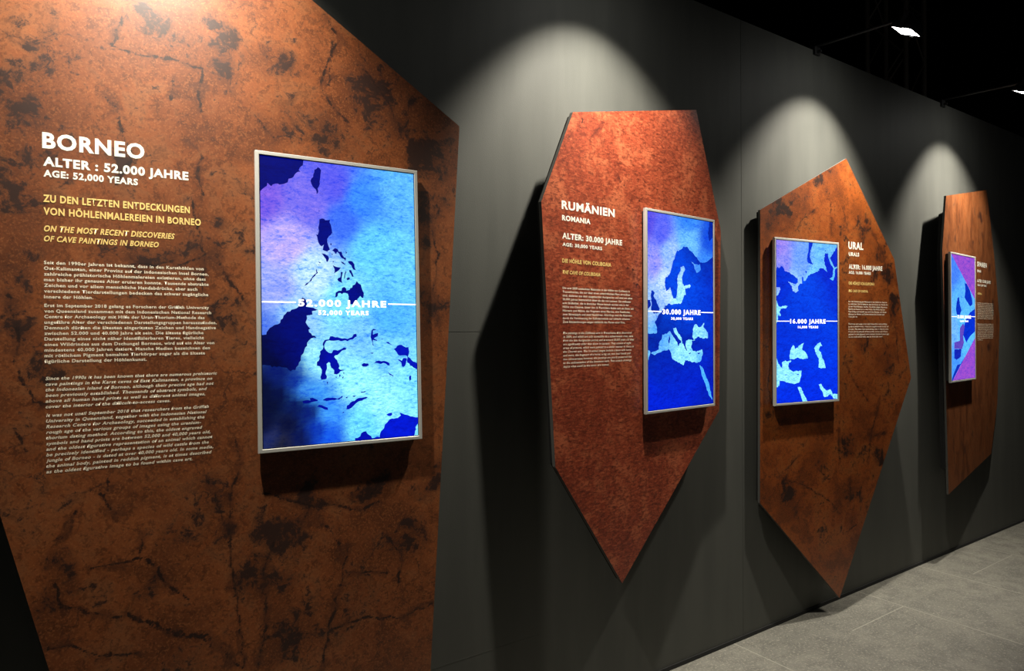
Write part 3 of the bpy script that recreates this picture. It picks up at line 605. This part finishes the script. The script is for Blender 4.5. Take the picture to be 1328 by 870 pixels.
BOARDS = [0.027, 0.032, 0.032, 0.035]   # the board's face lies this far behind the picture of its display
def draw_features(pts, feat):
    """stain density and distance to the nearest crack for an array of face points"""
    cracks, blobs = feat
    P = np.array(pts)
    stain = np.zeros(len(P))
    warp = np.array([tuple(noise.turbulence_vector(Vector((x * 6.0, 3.1, z * 6.0)), 3, False))[:2] for x, z in pts]) * 0.075
    for x, z, r, s in blobs:
        d = np.hypot(P[:, 0] + warp[:, 0] - x, P[:, 1] + warp[:, 1] - z) / (r * 1.35)
        stain = np.maximum(stain, s * np.clip(1 - d, 0, 1) ** 0.8)
    dist = np.full(len(P), 0.2)
    for k, line in enumerate(cracks):
        # wander a little between the drawn points
        fine = [np.array(line[0])]
        for a, b in zip(line, line[1:]):
            a, b = np.array(a), np.array(b)
            n = max(1, int(np.linalg.norm(b - a) / 0.02))
            for j in range(1, n + 1):
                q = a + (b - a) * j / n
                if j < n:
                    q = q + np.array((random.uniform(-1, 1), random.uniform(-1, 1))) * 0.006
                fine.append(q)
        for a, b in zip(fine, fine[1:]):
            d = b - a
            L = max(d @ d, 1e-9)
            t = np.clip(((P - a) @ d) / L, 0, 1)
            dist = np.minimum(dist, np.hypot(*(P - a - t[:, None] * d).T))
    return stain, dist

def make_board(name, poly, step, feat, mats, parent, thick, BOARD):
    xs = [p[0] for p in poly]
    zs = [p[1] for p in poly]
    bm = bmesh.new()
    nx = max(2, int((max(xs) - min(xs)) / step))
    nz = max(2, int((max(zs) - min(zs)) / step))
    grid = [[bm.verts.new((min(xs) + (max(xs) - min(xs)) * i / nx, 0, min(zs) + (max(zs) - min(zs)) * j / nz))
             for i in range(nx + 1)] for j in range(nz + 1)]
    for j in range(nz):
        for i in range(nx):
            bm.faces.new((grid[j][i], grid[j][i + 1], grid[j + 1][i + 1], grid[j + 1][i]))
    area = sum(p[0] * q[1] - q[0] * p[1] for p, q in zip(poly, poly[1:] + poly[:1]))
    sgn = 1 if area > 0 else -1
    for p, q in zip(poly, poly[1:] + poly[:1]):
        e = Vector((q[0] - p[0], 0, q[1] - p[1]))
        nrm = Vector((e.z, 0, -e.x)) * sgn        # outward
        bmesh.ops.bisect_plane(bm, geom=bm.verts[:] + bm.edges[:] + bm.faces[:], dist=1e-5,
                               plane_co=(p[0], 0, p[1]), plane_no=nrm, clear_outer=True)
    bm.normal_update()
    for f in bm.faces:
        if f.normal.y > 0:
            f.normal_flip()
    # side faces and the back
    border = [e for e in bm.edges if e.is_boundary]
    r = bmesh.ops.extrude_edge_only(bm, edges=border)
    nv = [g for g in r['geom'] if isinstance(g, bmesh.types.BMVert)]
    nf = [g for g in r['geom'] if isinstance(g, bmesh.types.BMFace)]
    for v in nv:
        v.co.y += thick
    for f in nf:
        f.material_index = 1
    back = bmesh.ops.contextual_create(bm, geom=[e for e in bm.edges if e.is_boundary])
    for f in back['faces']:
        f.material_index = 1
    bmesh.ops.recalc_face_normals(bm, faces=nf)
    for v in bm.verts:
        v.co.y += BOARD
    bm.verts.index_update()
    pts = [(v.co.x, v.co.z) for v in bm.verts]
    stain, dist = draw_features(pts, feat)
    me = bpy.data.meshes.new(name)
    bm.to_mesh(me)
    bm.free()
    for nm, arr in (('stain', stain), ('crack', dist)):
        at = me.attributes.new(nm, 'FLOAT', 'POINT')
        at.data.foreach_set('value', np.asarray(arr, dtype=np.float32))
    return link_mesh(name, me, mats, parent)

def make_prism(name, poly, y0, y1, mat, parent):
    bm = bmesh.new()
    vs_ = [bm.verts.new((p[0], y0, p[1])) for p in poly]
    f = bm.faces.new(vs_)
    r = bmesh.ops.extrude_face_region(bm, geom=[f])
    for g in r['geom']:
        if isinstance(g, bmesh.types.BMVert):
            g.co.y = y1
    bmesh.ops.recalc_face_normals(bm, faces=bm.faces[:])
    return from_bm(name, bm, mat, parent)

POLY = [
    [(-0.42, 1.243), (-1.0, 0.95), (-1.05, -0.08), (-0.931, -0.582), (-0.822, -1.031), (-0.70, -1.53), (0.0, -1.78),
     (0.284, -1.57), (0.304, -1.325), (0.466, 0.697), (-0.088, 1.033)],
    [(-0.716, 0.845), (0.168, 1.04), (0.384, 0.444), (0.365, -0.517), (-0.41, -1.25), (-0.826, -0.661), (-0.899, 0.441)],
    [(-0.352, 0.638), (0.394, 1.016), (0.868, 0.414), (1.046, -0.371), (0.321, -1.705), (-0.362, -1.034)],
    [(-0.244, 0.904), (0.694, 1.071), (0.893, 0.523), (1.03, -0.009), (0.957, -0.717), (0.784, -1.134), (-0.22, -1.319), (-0.328, 0.495)],
]
ROCK = [
    rock_material('cave_wall_print', (0.185, 0.048, 0.011), (0.265, 0.074, 0.018), (0.40, 0.142, 0.046), (0.024, 0.010, 0.007), 3.1, blotch=1.08, stain_w=0.12),
    rock_material('red_cave_wall_print', (0.27, 0.040, 0.015), (0.34, 0.058, 0.021), (0.56, 0.145, 0.058), (0.080, 0.016, 0.009), 8.4,
                  blotch=0.15, veins=0.10, fibre=0.9, patch=0.22),
    rock_material('orange_cave_wall_print', (0.215, 0.044, 0.005), (0.31, 0.070, 0.009), (0.49, 0.145, 0.027), (0.020, 0.008, 0.005), 5.7, blotch=1.1, stain_w=0.125, patch=0.78),
    rock_material('streaked_cave_wall_print', (0.185, 0.050, 0.012), (0.265, 0.078, 0.020), (0.40, 0.142, 0.044), (0.040, 0.014, 0.009), 1.9,
                  blotch=1.1, veins=0.7, stretch=(2.6, 1.0, 0.7), stain_w=0.16, patch=0.85),
]
PANEL_LABELS = [
    'large rust-brown stone-print panel headed BORNEO, nearest on the dark wall',
    'dark red stone-print panel headed RUMÄNIEN with a flat slanted top edge',
    'orange-brown stone-print panel headed URAL with a pointed top and bottom tip',
    'streaked brown stone-print panel headed SPANIEN, farthest along the dark wall',
]
STYLE = {  # part name: (material, bold, shear, part label)
    'title': (M_WHITE, 0.036, 0.0, 'large white capitals'),
    'english_title': (M_WHITE, 0.040, 0.0, 'white capitals under the title'),
    'age_text': (M_WHITE, 0.040, 0.0, 'white capitals giving the age in German'),
    'english_age_text': (M_WHITE, 0.038, 0.0, 'smaller white capitals giving the age in English'),
    'subtitle': (M_YELLOW, 0.034, 0.0, 'yellow capitals in German'),
    'english_subtitle': (M_YELLOW, 0.034, 0.25, 'slanted yellow capitals in English'),
    'body_text': (M_BODY, 0.028, 0.0, 'small off-white paragraphs in German'),
    'english_body_text': (M_BODY, 0.028, 0.25, 'small slanted off-white paragraphs in English'),
}
THICK = [0.018, 0.018, 0.016, 0.014]
STEP = [0.006, 0.014, 0.008, 0.012]

def inset(poly, d):
    """moves every corner of the convex outline inwards by about d"""
    cx = sum(p[0] for p in poly) / len(poly)
    cz = sum(p[1] for p in poly) / len(poly)
    out = []
    for x, z in poly:
        L = math.hypot(x - cx, z - cz)
        out.append((x - (x - cx) / L * d, z - (z - cz) / L * d))
    return out

for i in range(4):
    mt = frame_matrix(i)
    base = mt @ Matrix.Translation((0, 0, min(p[1] for p in POLY[i])))
    root = empty('info_panel', base, PANEL_LABELS[i], 'display panel', 'stone-print panels along the dark wall')
    off = Matrix.Translation((0, 0, -min(p[1] for p in POLY[i])))
    parts = [make_board('board', POLY[i], STEP[i], FEATURES[i], [ROCK[i], M_EDGE], root, THICK[i], BOARDS[i])]
    BOARD = BOARDS[i]
    bp = inset(POLY[i], 0.012)
    depth = 0.040
    if i == 3:           # the right part of this board nearly touches the wall
        x0 = min(p[0] for p in bp)
        bp = [(x0 + (p[0] - x0) * 0.55, p[1] * 0.86) for p in bp]
    if i == 2:
        depth = 0.034
    fr = make_prism('backing_frame', bp, BOARD + THICK[i], BOARD + depth, M_BACK, root)
    parts.append(fr)
    # wall brackets: square black posts from the backing to the wall
    for bx, bz in ((0.02, 0.55), (0.02, -0.75)):
        if i == 1:
            bx = -0.30
        if i == 2:
            bx = 0.32
        p = mt @ Vector((bx, BOARD + depth, bz))
        d = mt.to_3x3() @ Vector((0, 1, 0))
        L = (WALL_Y - p.y) / d.y
        bm = bmesh.new()
        bm_box(bm, (bx - 0.03, BOARD + depth, bz - 0.05), (bx + 0.03, BOARD + depth + L, bz + 0.05), 0.003)
        parts.append(from_bm('wall_bracket', bm, M_BLACKMETAL, root))
    groups = {}
    for nm, txt, x, z, w, cap in TEXTS[i]:
        groups.setdefault(nm, []).append((txt, x, z, w, cap))
    for nm, lines in groups.items():
        mat, bold, shear, lab = STYLE[nm]
        bm = bmesh.new()
        for txt, x, z, w, cap in lines:
            text_into(bm, txt, x, z, w, cap, BOARD - 0.0007, bold, shear, 1.12)
        parts.append(from_bm(nm, bm, mat, root, label=lab))
    for p in parts:
        p.matrix_parent_inverse = off
        # bake the offset so the part sits at its own place under the base
        p.data.transform(off)
        p.matrix_parent_inverse = Matrix.Identity(4)

# ------------------------------------------------------------------ displays
HW, HH = 0.2645, 0.4705
SEA_CTRL = [
    [(.0, .15, 120, 90, 225), (.15, .3, 185, 170, 250), (.3, .15, 120, 110, 235), (.45, .08, 90, 90, 235), (.5, .2, 60, 110, 240),
     (.62, .12, 60, 140, 250), (.9, .05, 95, 185, 255), (.7, .3, 100, 205, 255), (.95, .4, 105, 205, 255), (.3, .4, 190, 230, 255),
     (.1, .45, 150, 165, 245), (.2, .55, 150, 205, 250), (.5, .5, 125, 225, 255), (.8, .55, 80, 180, 255), (.02, .6, 80, 120, 230),
     (.6, .62, 120, 200, 250), (.35, .72, 150, 235, 255), (.55, .78, 150, 245, 255), (.8, .7, 120, 210, 255), (.75, .85, 150, 245, 255),
     (.95, .8, 130, 230, 255), (.25, .8, 60, 140, 230), (.1, .75, 6, 25, 100), (.05, .85, 3, 10, 45), (.15, .92, 8, 14, 50),
     (.05, .97, 30, 40, 90), (.4, .9, 60, 150, 250), (.6, .95, 110, 220, 255), (.4, .97, 20, 90, 230), (.28, .88, 5, 25, 110), (.0, .8, 3, 10, 45), (.1, .82, 3, 12, 60), (.2, .86, 4, 18, 80), (.0, .92, 5, 10, 45), (.1, .99, 28, 30, 50), (.22, .97, 8, 20, 75), (.2, .78, 8, 40, 140), (.33, .95, 8, 50, 170), (.33, .82, 60, 150, 240)],
    [(0, .05, 90, 80, 225), (.2, .1, 90, 100, 240), (.1, .25, 150, 150, 250), (.3, .2, 150, 190, 255), (.6, .12, 110, 190, 255),
     (.6, .02, 50, 130, 240), (.95, .1, 20, 80, 220), (.9, .25, 60, 140, 245), (.25, .35, 190, 220, 255), (.1, .45, 150, 190, 255),
     (.5, .45, 170, 240, 255), (.5, .65, 150, 235, 255), (.2, .62, 90, 170, 250), (.1, .7, 110, 190, 250), (.9, .9, 80, 180, 255)],
    [(0, .05, 150, 130, 235), (.1, .15, 140, 140, 240), (.4, .15, 110, 160, 245), (.3, .25, 150, 200, 255), (.8, .1, 110, 190, 250),
     (.6, .25, 130, 215, 255), (.9, .3, 90, 190, 250), (.5, .8, 150, 240, 255), (.1, .5, 140, 230, 255)],
    [(.1, .1, 70, 130, 240), (.3, .4, 90, 180, 255), (.1, .6, 110, 180, 255), (.5, .6, 90, 190, 255), (.1, .9, 70, 150, 245)],
]
LAND_CTRL = [
    [(.1, .05, 0, 8, 120), (.35, .15, 0, 10, 130), (.5, .45, 0, 10, 135), (.2, .65, 0, 10, 120), (.05, .7, 0, 5, 60), (.95, .75, 0, 20, 190),
     (.85, .93, 0, 25, 220), (.6, .95, 0, 15, 180), (.5, .7, 0, 12, 170)],
    [(.5, .4, 0, 75, 240), (.9, .5, 0, 50, 210), (.1, .6, 0, 40, 170), (.3, .9, 0, 35, 225), (.8, .8, 0, 30, 190), (.9, .05, 0, 40, 170)],
    [(.5, .4, 0, 80, 250), (.5, .7, 0, 60, 245), (.1, .4, 0, 45, 220), (.5, .97, 0, 45, 240), (.9, .2, 0, 40, 215)],
    [(.6, .35, 0, 50, 200), (.8, .6, 0, 50, 220), (.3, .3, 0, 50, 200), (.3, .8, 20, 40, 190), (.1, .95, 10, 50, 190)],
]
KIND_COL = {'violet': (150, 75, 200), 'plum': (95, 70, 185)}

def idw(ctrl, s, t):
    num = [0.0, 0.0, 0.0]
    den = 0.0
    for cs, ct, r, g, b in ctrl:
        w = 1.0 / (((s - cs) ** 2 + ((t - ct) * 1.6) ** 2) + 0.0012) ** 2.4
        c = lin((r, g, b))
        den += w
        for j in range(3):
            num[j] += w * c[j]
    return [v / den for v in num]

def colour(me, i, ctrl, fixed=None):
    at = me.color_attributes.new('Col', 'FLOAT_COLOR', 'POINT')
    vals = []
    for k, v in enumerate(me.vertices):
        if fixed and fixed[k] is not None:
            c = lin(fixed[k])
        else:
            c = idw(ctrl, (v.co.x + HW) / (2 * HW), (HH - v.co.z) / (2 * HH))
        vals += [c[0], c[1], c[2], 1.0]
    at.data.foreach_set('color', np.array(vals, dtype=np.float32))

def coast(pts, rough):
    """breaks straight runs of a traced outline into a ragged shore"""
    out = []
    for (x0, z0), (x1, z1) in zip(pts, pts[1:] + pts[:1]):
        a, b = Vector((x0, z0)) / 1e4, Vector((x1, z1)) / 1e4
        n = max(1, min(8, int((b - a).length / 0.007)))
        edge = abs(a.x) > 0.262 or abs(a.y) > 0.468
        for j in range(n):
            q = a.lerp(b, j / n)
            if j and not edge:
                nn = Vector((-(b - a).y, (b - a).x)).normalized()
                q += nn * random.uniform(-rough, rough)
            q.x = min(max(q.x, -0.2625), 0.2625)
            q.y = min(max(q.y, -0.4685), 0.4685)
            out.append(q)
    return out

DISPLAY_LABELS = [
    'tall silver-framed display on the BORNEO panel showing dark blue islands in pale sea',
    'tall silver-framed display on the red RUMÄNIEN panel showing a blue map of Europe',
    'tall silver-framed display on the URAL panel showing a bright blue map with two seas',
    'tall silver-framed display on the SPANIEN panel with purple corner triangles on its map',
]
def map_piece(name, i, items, parent):
    bm = bmesh.new()
    fixed = []
    for k, kind, pts in items:
        q = coast(pts, 0.0028 if kind in ('land', 'sea') else 0.0)
        y = -0.00025 - 0.00002 * k
        vs_ = [bm.verts.new((p.x, y, p.y)) for p in q]
        f = bm.faces.new(vs_)
        f.normal_update()
        bmesh.ops.triangulate(bm, faces=[f])
        fixed += [KIND_COL.get(kind)] * len(vs_)
    land = items[0][1] == 'land'
    me = bpy.data.meshes.new(name)
    bm.to_mesh(me)
    bm.free()
    colour(me, i, LAND_CTRL[i] if land else SEA_CTRL[i], fixed)
    return link_mesh(name, me, M_LAND if land else M_PICTURE, parent)

def make_display(i):
    BOARD = BOARDS[i]
    mt = frame_matrix(i)
    root = empty('map_display', mt @ Matrix.Translation((0, 0, -HH - 0.013)), DISPLAY_LABELS[i], 'display screen', 'map displays on the panels')
    off = Matrix.Translation((0, 0, HH + 0.013))
    made = []
    # bezel: mitred ring with a raised lip
    bm = bmesh.new()
    ow, oh = HW + 0.0125, HH + 0.0125
    rings = [(ow, oh, 0.013), (ow, oh, -0.0015), (ow - 0.0015, oh - 0.0015, -0.003), (HW + 0.0015, HH + 0.0015, -0.003), (HW, HH, -0.0015), (HW, HH, 0.004)]
    vv = [[bm.verts.new((sx * w, y, sz * h)) for sx, sz in ((-1, -1), (1, -1), (1, 1), (-1, 1))] for w, h, y in rings]
    for a, b in zip(vv, vv[1:]):
        for k in range(4):
            bm.faces.new((a[k], a[(k + 1) % 4], b[(k + 1) % 4], b[k]))
    bmesh.ops.recalc_face_normals(bm, faces=bm.faces[:])
    made.append((from_bm('bezel', bm, M_BEZEL, root, label='satin silver frame around the screen'), root))
    bm = bmesh.new()
    bm_box(bm, (-HW - 0.002, 0.012, -HH - 0.002), (HW + 0.002, BOARD - 0.0005, HH + 0.002), 0.004)
    made.append((from_bm('back_housing', bm, M_HOUSING, root), root))
    # screen: the glowing picture with a thin black border
    bm = bmesh.new()
    nx, nz = 26, 46
    g = [[bm.verts.new((-HW + 2 * HW * a / nx, 0.0, -HH + 2 * HH * b / nz)) for a in range(nx + 1)] for b in range(nz + 1)]
    for b in range(nz):
        for a in range(nx):
            bm.faces.new((g[b][a], g[b][a + 1], g[b + 1][a + 1], g[b + 1][a]))
    # rim around and behind the picture
    e = [x for x in bm.edges if x.is_boundary]
    r = bmesh.ops.extrude_edge_only(bm, edges=e)
    for q in r['geom']:
        if isinstance(q, bmesh.types.BMVert):
            q.co.y += 0.010
        elif isinstance(q, bmesh.types.BMFace):
            q.material_index = 1
    me = bpy.data.meshes.new('screen')
    bm.to_mesh(me)
    bm.free()
    colour(me, i, SEA_CTRL[i])
    scr = link_mesh('screen', me, [M_PICTURE, M_GLASSEDGE], root)
    made.append((scr, root))
    # black line between picture and frame
    bm = bmesh.new()
    t = 0.0022
    for lo, hi in (((-HW, -HH), (-HW + t, HH)), ((HW - t, -HH), (HW, HH)), ((-HW + t, -HH), (HW - t, -HH + t)), ((-HW + t, HH - t), (HW - t, HH))):
        bm_box(bm, (lo[0], -0.0012, lo[1]), (hi[0], 0.0, hi[1]))
    made.append((from_bm('screen_border', bm, M_GLASSEDGE, scr), scr))
    # map shapes, each lying a hair in front of the one below: large ones are pieces of their own
    small = []
    for k, (kind, pts) in enumerate(MAPS[i]):
        area = abs(sum(p[0] * q[1] - q[0] * p[1] for p, q in zip(pts, pts[1:] + pts[:1]))) / 2e8
        if area < 0.0008:
            small.append((k, kind, pts))
        else:
            made.append((map_piece({'land': 'landmass', 'sea': 'sea_area'}.get(kind, 'colour_field'), i, [(k, kind, pts)], scr), scr))
    for want, nm in (('land', 'small_islands'), ('sea', 'small_waters')):
        ls = [s for s in small if s[1] == want]
        if ls:
            o = map_piece(nm, i, ls, scr)
            o['kind'] = 'stuff'
            made.append((o, scr))
    bm = bmesh.new()
    for nm, txt, x, z, w, cap in CAPTIONS[i]:
        if nm == 'caption':
            text_into(bm, txt, x, z, w, cap, -0.0022, 0.045, 0.0, 1.25)
        else:
            x0, x1 = max(x, -HW + 0.003), min(x + w, HW - 0.003)
            vs_ = [bm.verts.new(p) for p in ((x0, -0.0022, z - cap / 2), (x1, -0.0022, z - cap / 2), (x1, -0.0022, z + cap / 2), (x0, -0.0022, z + cap / 2))]
            bm.faces.new(vs_)
    made.append((from_bm('caption', bm, M_CAPTION, scr, label='white age caption with a line to each side'), scr))
    for o, par in made:
        o.data.transform(off)

for i in range(4):
    make_display(i)

# ------------------------------------------------------------------ floodlights on the wall top
def make_floodlight(x, aim, label):
    """origin at the clamp on the wall top; local axes are the world's"""
    root = empty('floodlight', Matrix.Translation((x, WALL_Y + 0.06, WALL_TOP)), label, 'spotlight', 'floodlights on arms along the wall top')
    head = Vector((0, LAMP_Y - WALL_Y - 0.06, LAMP_Z - WALL_TOP))
    d = Vector(aim).normalized()
    q = d.to_track_quat('-Z', 'Y').to_matrix().to_4x4()
    q.translation = head
    bm = bmesh.new()
    bm_box(bm, (-0.03, -0.075, -0.03), (0.03, 0.075, 0.022), 0.004)
    bm_tube(bm, (0, -0.075, -0.012), (0, -0.098, -0.012), 0.009)
    from_bm('clamp', bm, M_BLACKMETAL, root)
    bm = bmesh.new()
    tip = head + q.to_3x3() @ Vector((0, 0, 0.085))
    bm_tube(bm, (0, -0.02, 0.03), tip, 0.009, 12)
    from_bm('arm', bm, M_BLACKMETAL, root)
    # housing: open-fronted tapered box with fins
    bm = bmesh.new()
    w, h = 0.078, 0.058
    rings = [(w * 0.93, h * 0.91, 0.006), (w * 0.93, h * 0.91, 0.0), (w, h, 0.0), (w, h, 0.022), (w * 0.72, h * 0.72, 0.062), (w * 0.68, h * 0.68, 0.066)]
    vv = [[bm.verts.new((sx * a, sy * b, z)) for sx, sy in ((-1, -1), (1, -1), (1, 1), (-1, 1))] for a, b, z in rings]
    for a, b in zip(vv, vv[1:]):
        for k in range(4):
            bm.faces.new((a[k], a[(k + 1) % 4], b[(k + 1) % 4], b[k]))
    bm.faces.new(vv[-1])
    for k in range(5):
        fx = (-2 + k) * 0.02
        bm_box(bm, (fx - 0.002, -0.036, 0.060), (fx + 0.002, 0.036, 0.078))
    bmesh.ops.recalc_face_normals(bm, faces=bm.faces[:])
    bmesh.ops.transform(bm, matrix=q, verts=bm.verts[:])
    from_bm('housing', bm, M_BLACKMETAL, root)
    bm = bmesh.new()
    bm_box(bm, (-w * 0.93, -h * 0.91, 0.0015), (w * 0.93, h * 0.91, 0.006))
    bmesh.ops.transform(bm, matrix=q, verts=bm.verts[:])
    from_bm('lamp_glass', bm, M_LAMP, root, label='glowing white glass')
    bm = bmesh.new()
    for s in (-1, 1):
        bm_box(bm, (s * 0.086 - 0.003, -0.012, -0.004), (s * 0.086 + 0.003, 0.012, 0.088))
        bm_tube(bm, (s * 0.074, 0, 0.012), (s * 0.092, 0, 0.012), 0.008)
    bm_box(bm, (-0.089, -0.012, 0.083), (0.089, 0.012, 0.089))
    bmesh.ops.transform(bm, matrix=q, verts=bm.verts[:])
    from_bm('yoke', bm, M_BLACKMETAL, root)
    li = bpy.data.lights.new('beam', 'SPOT')
    li.energy = LAMP_W
    li.color = LAMP_COLOR
    li.spot_size = math.radians(2 * LAMP_HALF)
    li.spot_blend = LAMP_BLEND
    li.shadow_soft_size = LAMP_R
    # wall-washing lens: more light thrown down the wall than on the part right beside the lamp
    li.use_nodes = True
    nt = li.node_tree
    em = nt.nodes['Emission']
    tc = nt.nodes.new('ShaderNodeTexCoord')
    dot = nt.nodes.new('ShaderNodeVectorMath')
    dot.operation = 'DOT_PRODUCT'
    dl = q.to_3x3().inverted() @ Vector((0, 0, -1))
    dot.inputs[1].default_value = dl * LENS_SIGN
    mr = nt.nodes.new('ShaderNodeMapRange')
    mr.inputs['From Min'].default_value = math.cos(math.radians(55))
    mr.inputs['From Max'].default_value = math.cos(math.radians(8))
    mr.inputs['To Min'].default_value = LENS_NEAR
    mr.inputs['To Max'].default_value = LENS_FAR
    nt.links.new(tc.outputs['Normal'], dot.inputs[0])
    nt.links.new(dot.outputs['Value'], mr.inputs['Value'])
    nt.links.new(mr.outputs['Result'], em.inputs['Strength'])
    lo = bpy.data.objects.new('beam', li)
    COL.objects.link(lo)
    lo.parent = root
    mb = q.copy()
    mb.translation = head + d * 0.004
    lo.matrix_local = mb

make_floodlight(3.942, (-0.05, 0.48, -1.0), 'glowing floodlight high above the URAL panel, left of the two visible lamps')
make_floodlight(5.674, (0.05, 0.48, -1.0), 'glowing floodlight above the SPANIEN panel, at the right edge of the photo')
make_floodlight(2.004, (0.05, 0.42, -1.0), 'floodlight on an arm above the red RUMÄNIEN panel')
make_floodlight(0.204, (0.05, 0.42, -1.0), 'floodlight on an arm above the large BORNEO panel')
#make_floodlight(7.45, (0.0, 0.45, -1.0), 'floodlight on an arm beyond the SPANIEN panel, farthest along the wall')

# ------------------------------------------------------------------ truss tower in the dark behind the wall
root = empty('truss_tower', Matrix.Translation((7.33, 3.40, 0.0)), 'dim lattice truss tower standing in the dark behind the wall', 'truss')
A = 0.40
TOP = 6.3
corners = [(0, 0), (A, 0), (A, A), (0, A)]
bm = bmesh.new()
bm_box(bm, (-0.1, -0.1, 0.0), (A + 0.1, A + 0.1, 0.02), 0.004)
from_bm('base_plate', bm, M_BLACKMETAL, root)
for cx, cy in corners:
    bm = bmesh.new()
    bm_tube(bm, (cx, cy, 0.02), (cx, cy, TOP), 0.024, 12)
    from_bm('chord', bm, M_ALU, root, smooth=False)
for k in range(4):
    a, b = corners[k], corners[(k + 1) % 4]
    bm = bmesh.new()
    z = 0.15
    n = 0
    while z + 0.5 < TOP:
        p, q_ = (a, b) if n % 2 == 0 else (b, a)
        bm_tube(bm, (p[0], p[1], z), (q_[0], q_[1], z + 0.5), 0.009, 8)
        z += 0.5
        n += 1
    from_bm('lattice', bm, M_ALU, root)
